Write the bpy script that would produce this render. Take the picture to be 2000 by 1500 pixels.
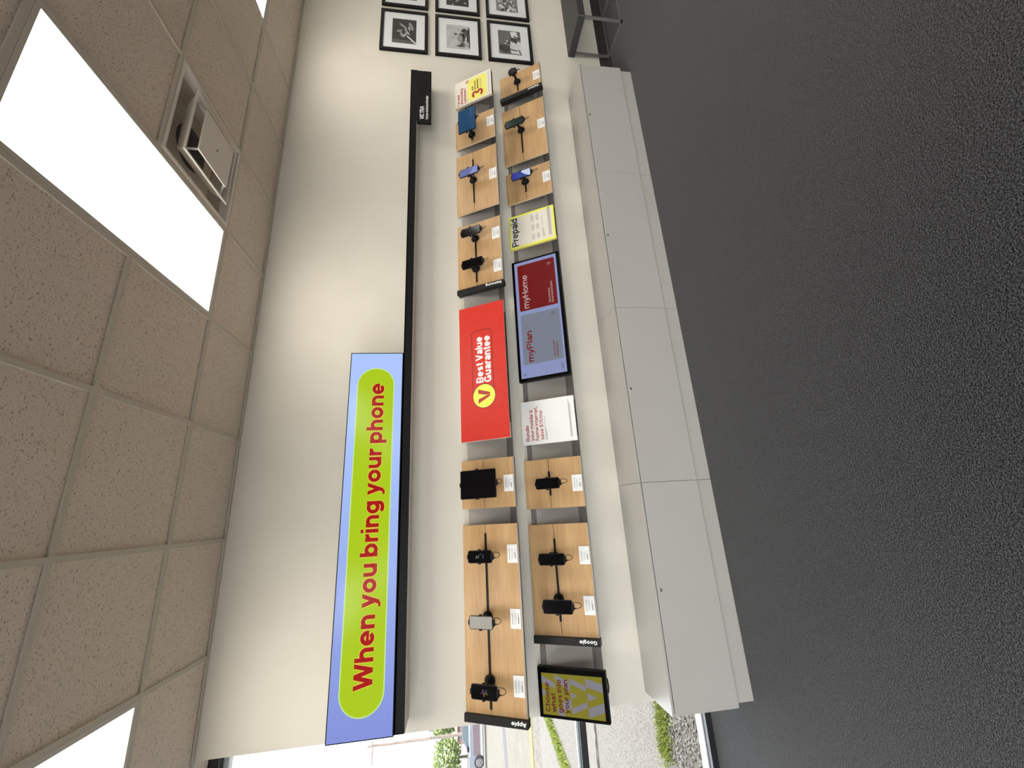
import bpy, bmesh, math, random
from mathutils import Vector, Matrix, Euler, noise
random.seed(7)
S = bpy.context.scene
for o in list(bpy.data.objects): bpy.data.objects.remove(o)
COL = S.collection
PI = math.pi

# ------------------------------------------------------------------ camera
H = 3.02                       # ceiling height
F, YAW, PIT, ROL = 792.5, 0.30605, 0.14284, 0.012843
CX, CY, CZ = 0.0738, -2.8372, H - 1.37546
def cam_axes():
    r = Vector((math.cos(YAW), -math.sin(YAW), 0)); f = Vector((math.sin(YAW), math.cos(YAW), 0)); d = Vector((0, 0, -1))
    f2 = f*math.cos(PIT) + d*math.sin(PIT); d2 = d*math.cos(PIT) - f*math.sin(PIT)
    return r*math.cos(ROL) + d2*math.sin(ROL), d2*math.cos(ROL) - r*math.sin(ROL), f2
r_, d_, f_ = cam_axes()
# the photograph is turned a quarter turn: its right is the room's down, its up is the room's right
cam = bpy.data.cameras.new('camera'); camo = bpy.data.objects.new('camera', cam); COL.objects.link(camo)
camo.matrix_world = Matrix(((d_.x, r_.x, -f_.x, CX), (d_.y, r_.y, -f_.y, CY), (d_.z, r_.z, -f_.z, CZ), (0, 0, 0, 1)))
cam.sensor_width = 36; cam.sensor_fit = 'HORIZONTAL'; cam.lens = F*36/2000; cam.clip_start = .02; cam.clip_end = 600
S.camera = camo

# ------------------------------------------------------------------ world, sun, exposure
W = bpy.data.worlds.new('sky'); S.world = W; W.use_nodes = True
bg = W.node_tree.nodes['Background']; bg.inputs[0].default_value = (.90, .95, 1, 1); bg.inputs[1].default_value = 7.5
sun = bpy.data.lights.new('sun', 'SUN'); sun.energy = 10; sun.angle = .009; sun.color = (1, .94, .84)
suno = bpy.data.objects.new('sun', sun); COL.objects.link(suno)
suno.rotation_euler = Vector((.62, .03, .78)).to_track_quat('Z', 'Y').to_euler()
S.view_settings.view_transform = 'Standard'; S.view_settings.look = 'None'
S.view_settings.exposure = 0.0; S.view_settings.gamma = 1.0
S.view_settings.use_curve_mapping = False
PANEL = 10.0                    # radiance of the ceiling light diffusers

# ------------------------------------------------------------------ materials
def lin(c):
    return tuple(((x/255)/12.92 if x/255 <= .04045 else ((x/255+.055)/1.055)**2.4) for x in c)
def mat(name, rgb, rough=.5, metal=0, spec=.5, emit=None, es=1.0, sheen=0):
    m = bpy.data.materials.new(name); m.use_nodes = True
    b = m.node_tree.nodes['Principled BSDF']
    b.inputs['Base Color'].default_value = (*rgb, 1); b.inputs['Roughness'].default_value = rough
    b.inputs['Metallic'].default_value = metal; b.inputs['Specular IOR Level'].default_value = spec
    if sheen: b.inputs['Sheen Weight'].default_value = sheen
    if emit is not None:
        b.inputs['Emission Color'].default_value = (*emit, 1); b.inputs['Emission Strength'].default_value = es
    return m
def nodes(m): return m.node_tree.nodes, m.node_tree.links, m.node_tree.nodes['Principled BSDF']
def noisy(name, c1, c2, scale, rough=.7, detail=4, bump=0, bscale=None, vec=None, lo=.35, hi=.65, spec=.3, bdist=.002):
    m = mat(name, c1, rough, spec=spec); N, L, b = nodes(m)
    tc = N.new('ShaderNodeTexCoord'); mp = N.new('ShaderNodeMapping'); L.new(tc.outputs['Object'], mp.inputs[0])
    if vec: mp.inputs['Scale'].default_value = vec
    n = N.new('ShaderNodeTexNoise'); n.inputs['Scale'].default_value = scale; n.inputs['Detail'].default_value = detail
    L.new(mp.outputs[0], n.inputs['Vector'])
    r = N.new('ShaderNodeValToRGB'); r.color_ramp.elements[0].position = lo; r.color_ramp.elements[1].position = hi
    r.color_ramp.elements[0].color = (*c1, 1); r.color_ramp.elements[1].color = (*c2, 1)
    L.new(n.outputs['Fac'], r.inputs[0]); L.new(r.outputs[0], b.inputs['Base Color'])
    if bump:
        n2 = N.new('ShaderNodeTexNoise'); n2.inputs['Scale'].default_value = bscale or scale; n2.inputs['Detail'].default_value = 3
        L.new(mp.outputs[0], n2.inputs['Vector'])
        bp_ = N.new('ShaderNodeBump'); bp_.inputs['Strength'].default_value = bump; bp_.inputs['Distance'].default_value = bdist
        L.new(n2.outputs['Fac'], bp_.inputs['Height']); L.new(bp_.outputs[0], b.inputs['Normal'])
    return m

M = {}
M['wall'] = noisy('wall_paint', (.755, .705, .615), (.785, .735, .645), 3, .75, bump=.25, bscale=260, bdist=.001)
M['carpet'] = noisy('carpet', (.0015, .0015, .0017), (.076, .0725, .079), 185, .95, 6, 1.0, 260, lo=.44, hi=.62, spec=.1, bdist=.008)
nodes(M['carpet'])[2].inputs['Sheen Weight'].default_value = .40
nodes(M['carpet'])[2].inputs['Sheen Roughness'].default_value = .30
M['tbar'] = mat('ceiling_bar_paint', (.62, .56, .475), .6)
M['black'] = mat('black_satin', (.005, .005, .0055), .45, spec=.18)
M['blackgloss'] = mat('black_glass', (.002, .002, .003), .12, spec=.25)
M['blackplastic'] = mat('black_plastic', (.005, .005, .0055), .45, spec=.22)
M['brandstrip'] = mat('charcoal_plastic', (.014, .0135, .013), .45, spec=.25)
M['traydark'] = mat('channel_dark_grey', (.17, .145, .13), .5)
M['traygrey'] = mat('channel_grey', (.42, .385, .345), .5)
M['metal'] = mat('grey_metal_lip', (.34, .32, .30), .4, .3)
M['cab'] = noisy('laminate_grey', (.47, .445, .41), (.49, .465, .43), 2, .42, spec=.4)
M['gap'] = mat('shadow_gap_black', (.02, .018, .016), .8)
M['edge'] = mat('laminate_edge', (.62, .59, .55), .45)
M['steel'] = mat('steel', (.6, .6, .6), .25, 1)
M['bench_leg'] = mat('grey_steel_tube', (.20, .19, .18), .4, .4)
M['bench_fab'] = noisy('charcoal_vinyl', (.035, .034, .036), (.05, .048, .05), 60, .5, bump=.3)
M['baseboard'] = mat('dark_brown_vinyl_base', (.032, .028, .026), .55)
M['white'] = mat('white_card', (.86, .85, .84), .5)
M['ink'] = mat('ink_grey', (.30, .29, .30), .6)
M['inkd'] = mat('ink_dark', (.17, .165, .17), .6)
M['inklight'] = mat('ink_light', (.60, .59, .58), .6)
M['letterwhite'] = mat('white_lettering', (.88, .88, .87), .5)
M['red'] = noisy('red_print', lin((212, 50, 36)), lin((208, 46, 34)), 20, .5)
M['redink'] = mat('red_ink', lin((175, 40, 30)), .5)
M['darkredink'] = mat('dark_red_line', lin((120, 12, 14)), .5)
M['yellow'] = mat('yellow_print', lin((238, 240, 90)), .5)
M['yellowsoft'] = mat('pale_yellow_print', lin((236, 232, 105)), .5)
M['cream'] = mat('cream_board', (.80, .74, .64), .5)
M['creamedge'] = mat('cream_edge', (.62, .52, .38), .6)
M['yelledge'] = mat('yellow_edge', (.66, .52, .16), .6)
M['darkink'] = mat('brown_ink', lin((130, 60, 20)), .5)
M['blackink'] = mat('black_ink', (.01, .01, .01), .5)
M['picmat'] = mat('picture_mount', (.80, .81, .82), .6)
M['alu'] = mat('white_aluminium', (.75, .76, .80), .35)
M['bronze'] = mat('dark_bronze_frame', (.018, .016, .018), .4)
M['rubber'] = mat('tyre_rubber', (.02, .02, .02), .8)

def wood():
    m = mat('oak_veneer', (.5, .3, .15), .42, spec=.35); N, L, b = nodes(m)
    tc = N.new('ShaderNodeTexCoord'); mp = N.new('ShaderNodeMapping'); L.new(tc.outputs['Object'], mp.inputs[0])
    mp.inputs['Scale'].default_value = (2.2, 90, 60)
    n = N.new('ShaderNodeTexNoise'); n.inputs['Scale'].default_value = 2.4; n.inputs['Detail'].default_value = 6; n.inputs['Roughness'].default_value = .65
    L.new(mp.outputs[0], n.inputs['Vector'])
    mp2 = N.new('ShaderNodeMapping'); L.new(tc.outputs['Object'], mp2.inputs[0]); mp2.inputs['Scale'].default_value = (1.2, 9, 9)
    n2 = N.new('ShaderNodeTexNoise'); n2.inputs['Scale'].default_value = 1.6; n2.inputs['Detail'].default_value = 3
    L.new(mp2.outputs[0], n2.inputs['Vector'])
    mx = N.new('ShaderNodeMath'); mx.operation = 'ADD'
    h1 = N.new('ShaderNodeMath'); h1.operation = 'MULTIPLY'; h1.inputs[1].default_value = .62; L.new(n.outputs['Fac'], h1.inputs[0])
    h2 = N.new('ShaderNodeMath'); h2.operation = 'MULTIPLY'; h2.inputs[1].default_value = .38; L.new(n2.outputs['Fac'], h2.inputs[0])
    L.new(h1.outputs[0], mx.inputs[0]); L.new(h2.outputs[0], mx.inputs[1])
    r = N.new('ShaderNodeValToRGB'); r.color_ramp.elements[0].position = .33; r.color_ramp.elements[1].position = .66
    r.color_ramp.elements[0].color = (.42, .235, .10, 1); r.color_ramp.elements[1].color = (.66, .42, .205, 1)
    L.new(mx.outputs[0], r.inputs[0]); L.new(r.outputs[0], b.inputs['Base Color'])
    return m
M['wood'] = wood()
M['woodedge'] = mat('oak_edge', (.66, .47, .30), .55)

def tile_mat():
    m = mat('ceiling_tile', (.6, .55, .48), .9, spec=.1); N, L, b = nodes(m)
    tc = N.new('ShaderNodeTexCoord'); mp = N.new('ShaderNodeMapping'); L.new(tc.outputs['Object'], mp.inputs[0])
    mp.inputs['Scale'].default_value = (1, 1.9, 1); mp.inputs['Rotation'].default_value = (0, 0, .5)
    v = N.new('ShaderNodeTexNoise'); v.inputs['Scale'].default_value = 120; v.inputs['Detail'].default_value = 1.5; v.inputs['Distortion'].default_value = .8
    L.new(mp.outputs[0], v.inputs['Vector'])
    r = N.new('ShaderNodeValToRGB'); r.color_ramp.elements[0].position = .615; r.color_ramp.elements[1].position = .675
    r.color_ramp.elements[0].color = (.84, .735, .63, 1); r.color_ramp.elements[1].color = (.34, .265, .195, 1)
    L.new(v.outputs['Fac'], r.inputs[0])
    f = N.new('ShaderNodeTexNoise'); f.inputs['Scale'].default_value = 210; f.inputs['Detail'].default_value = 2
    L.new(mp.outputs[0], f.inputs['Vector'])
    rf = N.new('ShaderNodeValToRGB'); rf.color_ramp.elements[0].position = .62; rf.color_ramp.elements[1].position = .72
    rf.color_ramp.elements[0].color = (1, 1, 1, 1); rf.color_ramp.elements[1].color = (.74, .69, .62, 1)
    L.new(f.outputs['Fac'], rf.inputs[0])
    mx = N.new('ShaderNodeMix'); mx.data_type = 'RGBA'; mx.blend_type = 'MULTIPLY'; mx.inputs[0].default_value = 1
    L.new(r.outputs[0], mx.inputs[6]); L.new(rf.outputs[0], mx.inputs[7]); L.new(mx.outputs[2], b.inputs['Base Color'])
    bp_ = N.new('ShaderNodeBump'); bp_.inputs['Strength'].default_value = .35; bp_.inputs['Distance'].default_value = .003; bp_.invert = True
    L.new(v.outputs['Fac'], bp_.inputs['Height']); L.new(bp_.outputs[0], b.inputs['Normal'])
    return m
M['tile'] = tile_mat()
M['ventpaint'] = mat('vent_paint', (.80, .74, .67), .45)
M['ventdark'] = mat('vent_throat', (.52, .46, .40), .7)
M['lamp'] = mat('lit_diffuser', (.8, .8, .78), .5, emit=(1, .965, .875), es=PANEL)
M['lampframe'] = mat('light_frame_paint', (.62, .58, .52), .45)

def glass():
    m = bpy.data.materials.new('window_glass'); m.use_nodes = True; N = m.node_tree.nodes; L = m.node_tree.links
    N.clear(); o = N.new('ShaderNodeOutputMaterial'); t = N.new('ShaderNodeBsdfTransparent'); g = N.new('ShaderNodeBsdfGlossy')
    g.inputs['Roughness'].default_value = .02; t.inputs[0].default_value = (.97, .98, .98, 1)
    x = N.new('ShaderNodeMixShader'); fr = N.new('ShaderNodeFresnel'); fr.inputs[0].default_value = 1.35
    L.new(fr.outputs[0], x.inputs[0]); L.new(t.outputs[0], x.inputs[1]); L.new(g.outputs[0], x.inputs[2]); L.new(x.outputs[0], o.inputs[0])
    return m
M['glass'] = glass()
def screen(name, rgb, es=1.0, rough=.16):
    return mat(name, (.006, .006, .008), rough, spec=.22, emit=lin(rgb), es=es)

# ------------------------------------------------------------------ helpers
class MB:
    """collects shapes into one mesh"""
    def __init__(s): s.bm = bmesh.new()
    def box(s, x0, x1, y0, y1, z0, z1, bev=0):
        b = bmesh.new(); bmesh.ops.create_cube(b, size=1)
        for v in b.verts: v.co = Vector((x0+(v.co.x+.5)*(x1-x0), y0+(v.co.y+.5)*(y1-y0), z0+(v.co.z+.5)*(z1-z0)))
        if bev: bmesh.ops.bevel(b, geom=b.edges[:]+b.verts[:], offset=bev, segments=2, affect='EDGES', profile=.5)
        s._merge(b); return s
    def _merge(s, b, mtx=None):
        vm = {}
        for v in b.verts: vm[v] = s.bm.verts.new(mtx @ v.co if mtx else v.co)
        for f in b.faces:
            try: s.bm.faces.new([vm[v] for v in f.verts])
            except ValueError: pass
        b.free()
    def poly(s, pts, z0, z1, mtx=None):
        """prism over a 2D outline (counter-clockwise)"""
        lo = [s.bm.verts.new((mtx @ Vector((x, y, z0))) if mtx else (x, y, z0)) for x, y in pts]
        hi = [s.bm.verts.new((mtx @ Vector((x, y, z1))) if mtx else (x, y, z1)) for x, y in pts]
        n = len(pts)
        s.bm.faces.new(hi); s.bm.faces.new(lo[::-1])
        for i in range(n): s.bm.faces.new((lo[i], lo[(i+1) % n], hi[(i+1) % n], hi[i]))
        return s
    def face(s, pts): s.bm.faces.new([s.bm.verts.new(p) for p in pts]); return s
    def frame(s, x0, x1, y0, y1, w, z0, z1):
        s.box(x0, x1, y0, y0+w, z0, z1).box(x0, x1, y1-w, y1, z0, z1).box(x0, x0+w, y0+w, y1-w, z0, z1).box(x1-w, x1, y0+w, y1-w, z0, z1); return s
    def tube(s, pts, r, seg=8, closed=False):
        pts = [Vector(p) for p in pts]; rings = []
        for i, p in enumerate(pts):
            a = pts[max(i-1, 0)]; c = pts[min(i+1, len(pts)-1)]; t = (c-a).normalized()
            up = Vector((0, 0, 1)) if abs(t.z) < .95 else Vector((1, 0, 0))
            u = t.cross(up).normalized(); w = t.cross(u)
            rr = r[i] if isinstance(r, (list, tuple)) else r
            rings.append([s.bm.verts.new(p + u*rr*math.cos(2*PI*k/seg) + w*rr*math.sin(2*PI*k/seg)) for k in range(seg)])
        for a, b in zip(rings, rings[1:]):
            for k in range(seg): s.bm.faces.new((a[k], a[(k+1) % seg], b[(k+1) % seg], b[k]))
        s.bm.faces.new(rings[0][::-1]); s.bm.faces.new(rings[-1]); return s
    def lathe(s, prof, cx=0, cy=0, seg=28, mtx=None):
        rings = []
        for r, z in prof:
            ring = []
            for k in range(seg):
                p = Vector((cx+r*math.cos(2*PI*k/seg), cy+r*math.sin(2*PI*k/seg), z))
                ring.append(s.bm.verts.new(mtx @ p if mtx else p))
            rings.append(ring)
        for a, b in zip(rings, rings[1:]):
            for k in range(seg): s.bm.faces.new((a[k], a[(k+1) % seg], b[(k+1) % seg], b[k]))
        s.bm.faces.new(rings[0][::-1]); s.bm.faces.new(rings[-1]); return s
    def build(s, name, m, parent=None, smooth=False, loc=None, rot=None, label=None):
        me = bpy.data.meshes.new(name); bmesh.ops.recalc_face_normals(s.bm, faces=s.bm.faces[:]); s.bm.to_mesh(me); s.bm.free()
        if m: me.materials.append(m)
        if smooth:
            for p in me.polygons: p.use_smooth = True
        o = bpy.data.objects.new(name, me); COL.objects.link(o)
        if parent: o.parent = parent
        if loc: o.location = loc
        if rot: o.rotation_euler = rot
        if label: o['label'] = label
        return o
def rrect(w, h, r, cx=0, cy=0, seg=5):
    pts = []
    for sx, sy, a0 in ((1, -1, -PI/2), (1, 1, 0), (-1, 1, PI/2), (-1, -1, PI)):
        for k in range(seg+1):
            a = a0 + k*PI/2/seg
            pts.append((cx+sx*(w/2-r)+r*math.cos(a), cy+sy*(h/2-r)+r*math.sin(a)))
    return pts
def tag(o, label, cat, group=None, kind=None):
    o['label'] = label; o['category'] = cat
    if group: o['group'] = group
    if kind: o['kind'] = kind
    return o
def struct(o): o['kind'] = 'structure'; return o
def thing(name, loc, label, cat, group=None, rot=(0, 0, 0)):
    e = bpy.data.objects.new(name, None); COL.objects.link(e); e.location = loc; e.rotation_euler = rot; e.empty_display_size = .05
    return tag(e, label, cat, group)

# ---- a plain bold grotesque drawn from strokes; capital height 1, x-height XH
XH = .74; GROW = [0]
def glyph(ch, w):
    """outline pieces of one character: list of closed polygons, and its width"""
    h = w/2; out = []
    def rib(pts, ww=None):
        k = (ww or w)/2+GROW[0]; P = [Vector((p[0], p[1])) for p in pts]; n = len(P); Lp, Rp = [], []
        for i in range(n):
            a = (P[i]-P[i-1]).normalized() if i else (P[1]-P[0]).normalized()
            b = (P[i+1]-P[i]).normalized() if i < n-1 else a
            t = (a+b); t = t.normalized() if t.length > 1e-6 else a
            nn = Vector((-t.y, t.x)); c = max(.5, nn.dot(Vector((-a.y, a.x)))); Lp.append(P[i]+nn*k/c); Rp.append(P[i]-nn*k/c)
        for i in range(n-1): out.append([Rp[i], Rp[i+1], Lp[i+1], Lp[i]])
    def arc(cx, cy, rx, ry, a0, a1, n=14):
        return [(cx+rx*math.cos(math.radians(a0+(a1-a0)*i/n)), cy+ry*math.sin(math.radians(a0+(a1-a0)*i/n))) for i in range(n+1)]
    def D(x0, y0, x1, y1, f=1.0):
        L_ = math.hypot(x1-x0, y1-y0); ww = (w*f+2*GROW[0])*L_/max(abs(y1-y0), .01)/2; q = [(x0-ww, y0), (x0+ww, y0), (x1+ww, y1), (x1-ww, y1)]
        out.append([Vector(p) for p in (q if y1 > y0 else q[::-1])])
    th = w*.86
    if ch in 'nhmur':
        if ch == 'm':
            W_ = 1.12; c1 = (W_/2+h-h)/1; m = W_/2; ry = .22
            rib([(h, 0), (h, XH)]); 
            for a, b in ((h, m), (m, W_-h)):
                r = (b-a)/2; rib([(a, XH-.34)]+arc(a+r, XH-h*.9-ry, r, ry, 178, 0, 12)+[(b, 0)])
            return out, W_
        W_ = .72; ry = .24
        if ch == 'r': rib([(h, 0), (h, XH)]); rib(arc(.44, XH-h*.95-.26, .44-h, .27, 175, 88, 8)); return out, .47
        if ch == 'u': rib([(W_-h, XH), (W_-h, 0)]); rib([(h, XH)]+arc(W_/2, ry+h*.9, W_/2-h, ry, 180, 358, 14)); return out, W_
        rib([(h, 0), (h, XH if ch == 'n' else 1.0)]); rib(arc(W_/2, XH-h*.9-ry, W_/2-h, ry, 178, 0, 14)+[(W_-h, 0)]); return out, W_
    if ch in 'obdpqg':
        W_ = .78 if ch == 'o' else .76
        rib(arc(W_/2, XH/2, W_/2-h, XH/2-h*.9, 0, 360, 28))
        if ch == 'b': rib([(h, 0), (h, 1)])
        if ch == 'd': rib([(W_-h, 0), (W_-h, 1)])
        if ch == 'p': rib([(h, -.27), (h, XH)])
        if ch == 'q': rib([(W_-h, -.27), (W_-h, XH)])
        if ch == 'g': rib([(W_-h, XH), (W_-h, .0)]+arc(W_/2, -.02, W_/2-h, .26-h*.9, 0, -150, 10))
        return out, W_
    if ch == 'a':
        W_ = .70; rib([(W_-h, 0)]+arc(W_/2, XH-h*.9-.17, W_/2-h, .17, 0, 160, 10)); rib(arc(W_*.46, .225, W_*.46-h, .225-h*.85, 0, 360, 20), th); return out, W_
    if ch == 'e':
        W_ = .76; rib(arc(W_/2, XH/2, W_/2-h, XH/2-h*.9, 0, 318, 24)); rib([(h, XH/2-.01), (W_-h, XH/2-.01)], th*.85); out.append([Vector(p) for p in ((W_-w, XH/2-.01-th*.42), (W_, XH/2-.01-th*.42), (W_, XH/2+.03), (W_-w, XH/2+.03))]); return out, W_
    if ch == 'c': rib(arc(.36, XH/2, .36-h, XH/2-h*.9, 42, 318, 22)); return out, .68
    if ch in 'sS':
        X_, W_ = (XH, .68) if ch == 's' else (1.0, .86); ry = (X_-w*.92)/4; k = .92*h
        rib(arc(W_/2, X_-k-ry, W_/2-h, ry, 25, 270, 16)+arc(W_/2, k+ry, W_/2-h, ry, 90, -155, 16), th if ch == 's' else w); return out, W_
    if ch == 't': rib([(.21, .94)]+arc(.38, .17, .17, .17-h*.6, 180, 268, 8)); rib([(0, XH-h*.75), (.42, XH-h*.75)], th*.8); return out, .44
    if ch in 'iI' : rib([(h, 0), (h, XH if ch == 'i' else 1)]); (rib([(h, .87), (h, 1.03)]) if ch == 'i' else None); return out, w
    if ch == 'l': rib([(h, 0), (h, 1)]); return out, w
    if ch == 'k': rib([(h, 0), (h, 1)]); D(h*1.4, .26, .66-h, XH); D(.64-h, 0, .34, .44); return out, .70
    if ch == 'v': D(.37, 0, h, XH); D(.37, 0, .74-h, XH); return out, .74
    if ch == 'y': D(.37, 0, h, XH); D(.26, -.20, .74-h, XH); rib([(.02, -.21), (.27, -.21)], th*.75); return out, .74
    if ch == 'x': D(h, 0, .72-h, XH); D(.72-h, 0, h, XH); return out, .72
    if ch == 'w': D(.29, 0, h, XH); D(.29, 0, .53, XH); D(.77, 0, .53, XH); D(.77, 0, 1.06-h, XH); return out, 1.06
    if ch == 'W': D(.36, 0, h, 1); D(.36, 0, .65, 1); D(.94, 0, .65, 1); D(.94, 0, 1.30-h, 1); return out, 1.30
    if ch == 'V': D(.45, 0, h, 1); D(.45, 0, .90-h, 1); return out, .90
    if ch in 'AΛ': D(h, 0, .45, 1); D(.90-h, 0, .45, 1); (rib([(.2, .27), (.7, .27)], th) if ch == 'A' else None); return out, .90
    if ch == 'z': rib([(0, XH-h), (.64, XH-h)], th); rib([(0, h), (.64, h)], th); D(h*1.2, h, .64-h*1.2, XH-h); return out, .64
    if ch in 'BPR':
        W_ = .84; b = .46; rib([(h, 0), (h, 1)]); t = th/2
        r = (1-t-b)/2; rib([(h, 1-t)]+arc(W_-h-r*1.05, 1-t-r, r*1.05, r, 90, -90, 12)+[(h, b)], th)
        rib([(W_-h-.004, 1-t-r+.05), (W_-h-.004, 1-t-r-.05)], w)
        if ch == 'B': r = (b-t)/2; rib([(h, b)]+arc(W_-h-r*1.05, b-r, r*1.05, r, 90, -90, 12)+[(h, t)], th); rib([(W_-h, b-r+.05), (W_-h, b-r-.05)], w)
        if ch == 'R': rib([(W_-h-.14, b), (W_-h-.03, b-.12), (W_-h-.01, 0)])
        return out, W_
    if ch in 'CG':
        W_ = .96; rib(arc(W_/2, .5, W_/2-h, .5-h*.9, 38, 322 if ch == 'C' else 335, 26))
        if ch == 'G': rib([(W_*.54, .44), (W_-.01, .44)], th*.9); rib([(W_-h, .48), (W_-h, .02)], w*.85)
        return out, W_
    if ch == 'H': rib([(h, 0), (h, 1)]); rib([(.84-h, 0), (.84-h, 1)]); rib([(h, .52), (.84-h, .52)], th); return out, .84
    if ch == 'T': rib([(.38, 0), (.38, 1)]); rib([(0, 1-h), (.76, 1-h)], th); return out, .76
    if ch in 'FE': rib([(h, 0), (h, 1)]); rib([(h, 1-h), (.72, 1-h)], th); rib([(h, .5), (.66, .5)], th); (rib([(h, h), (.74, h)], th) if ch == 'E' else None); return out, .72
    if ch == '3': rib(arc(.36, .735, .34-h, .265-h*.9, 165, -85, 14), th); rib(arc(.37, .275, .37-h, .275-h*.9, 92, -165, 14), th); return out, .74
    if ch == '5': rib([(.66, 1-h), (.16, 1-h), (.11, .50)], th); rib(arc(.36, .33, .36-h, .33-h, 148, -155, 16), th); return out, .72
    if ch == '1': rib([(.34, 0), (.34, 1)]); rib([(.34, .86), (.08, .72)], th*.8); return out, .52
    if ch == '$': o_, W_ = glyph('S', w*.95); out += o_; rib([(W_/2, -.12), (W_/2, 1.12)], w*.45); return out, W_
    if ch == '&': rib(arc(.40, .77, .22-h*.6, .21-h*.7, -60, 240, 14), th); rib([(.29, .62), (.86, .02)], th); rib(arc(.36, .28, .34-h, .27-h*.9, 120, 352, 14)+[(.80, .46)], th); return out, .92
    if ch == ',': rib([(h, .17), (h, 0), (h*.6, -.16)]); return out, w
    if ch == '/': D(.05, -.05, .38, 1.05, .7); return out, .42
    if ch == '.': rib([(h, 0), (h, w)]); return out, w
    return out, .30
def text(body, m, parent, x, y, z, cap, width=None, off=.02, name='lettering', rot=0, th=.0012, label=None, wt=None, grow=0):
    GROW[0] = 0
    """flat lettering: (x, y) is the left end of the baseline, cap the capital height"""
    w = wt or (.135 + off*1.9); mb = MB(); cx = 0; polys = []
    for ch in body:
        if ch == ' ': cx += .29; continue
        g_, gw = glyph(ch, w)
        polys += [[(p[0]+cx, p[1]) for p in q] for q in g_]; cx += gw+.105-.12*(w-.13)
        if ch in 'VWATyvwrt/': cx -= .045
    x1 = max(p[0] for q in polys for p in q); x0 = min(p[0] for q in polys for p in q)
    if grow:       # a coloured rim: the same letters with fatter strokes
        GROW[0] = grow; polys = []; cx = 0
        for ch in body:
            if ch == ' ': cx += .29; continue
            g_, gw = glyph(ch, w); polys += [[(p[0]+cx, p[1]) for p in q] for q in g_]; cx += gw+.105-.12*(w-.13)
            if ch in 'VWATyvwrt/': cx -= .045
        GROW[0] = 0
    sx = cap if width is None else width/(x1-x0)
    for k, q in enumerate(polys):
        zz = th*(.86+.14*(k % 7)/7)
        P_ = [((p[0]-x0)*sx, p[1]*cap) for p in q]
        ar = sum(P_[i-1][0]*P_[i][1]-P_[i][0]*P_[i-1][1] for i in range(len(P_)))
        if abs(ar) < 1e-12: continue
        mb.poly(P_ if ar > 0 else P_[::-1], 0, zz)
    return mb.build(name, m, parent, loc=(x, y, z), rot=(0, 0, rot), label=label)
def lines(mb, x0, x1, y, h, z, th=.0006, wmin=.004, wmax=.011, gap=.0016, frac=1.0):
    """a row of illegibly small print, as short word-length marks"""
    x = x0
    while x < x1-.002:
        w = min(random.uniform(wmin, wmax), x1-x)
        if random.random() < frac: mb.box(x, x+w, y, y+h, z, z+th)
        x += w+gap
    return mb

# ------------------------------------------------------------------ room shell
g = .6096; Y1 = -.5216                       # ceiling grid
def rowy(k): return 0 if k == 0 else Y1-(k-1)*g     # line k
XL0, XR0, YF = -6*g, 14*g, rowy(13)
GX0 = -1.0905                                # left end of the display wall
LIGHTS = [(i, k) for k in (1, 5, 9) for i in (-2, 2, 6, 10)]
holes = set()
for i, k in LIGHTS: holes |= {(i, k), (i, k+1)}
holes.add((3, 1))
mb = MB(); ZC = H+.009
for i in range(-6, 14):
    for k in range(0, 13):
        if (i, k) in holes: continue
        mb.face([(i*g, rowy(k), ZC), ((i+1)*g, rowy(k), ZC), ((i+1)*g, rowy(k+1), ZC), (i*g, rowy(k+1), ZC)])
mb.face([(XL0, .30, ZC), (GX0, .30, ZC), (GX0, 0, ZC), (XL0, 0, ZC)])
ceil = struct(mb.build('ceiling', M['tile']))
mb = MB(); hw = .0115
for i in range(-6, 15): mb.box(i*g-hw, i*g+hw, YF, 0 if i*g > GX0 else .17, H, H+.008)
for k in range(1, 14):
    for i in range(-6, 14):
        if (i, k-1) in LIGHTS: continue
        mb.box(i*g, (i+1)*g, rowy(k)-hw, rowy(k)+hw, H+.0004, H+.0084)
mb.box(GX0, XR0, -.02, 0, H-.001, H+.007).box(XL0, GX0, -.012, .012, H, H+.008)
mb.build('ceiling_grid', M['tbar'], ceil)
struct(MB().box(XL0-.2, XR0+.2, YF-.2, .165, -.1, 0).build('floor', M['carpet']))
struct(MB().box(GX0, XR0+.2, 0, .15, 0, H+.25).build('wall_back', M['wall']))
struct(MB().box(XR0, XR0+.15, YF, 0, 0, H+.25).build('wall_right', M['wall']))
struct(MB().box(XL0, XR0, YF-.15, YF, 0, .45).box(XL0, XR0, YF-.15, YF, 2.6, H+.25).box(-.3, XR0, YF-.15, YF, .45, 2.6).build('wall_front', M['wall']))
struct(MB().box(XL0-.25, XR0+.25, YF-.25, .32, H+.26, H+.4).build('ceiling', M['wall']))
bb = MB().box(3.91, XR0, -.012, 0, 0, .105); bb.poly([(-.055, 0), (-.012, 0), (-.012, .02)], 3.91, XR0, Matrix(((0, 0, 1, 0), (1, 0, 0, 0), (0, 1, 0, 0), (0, 0, 0, 1))))
struct(bb.build('baseboard_back', M['baseboard']))

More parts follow.
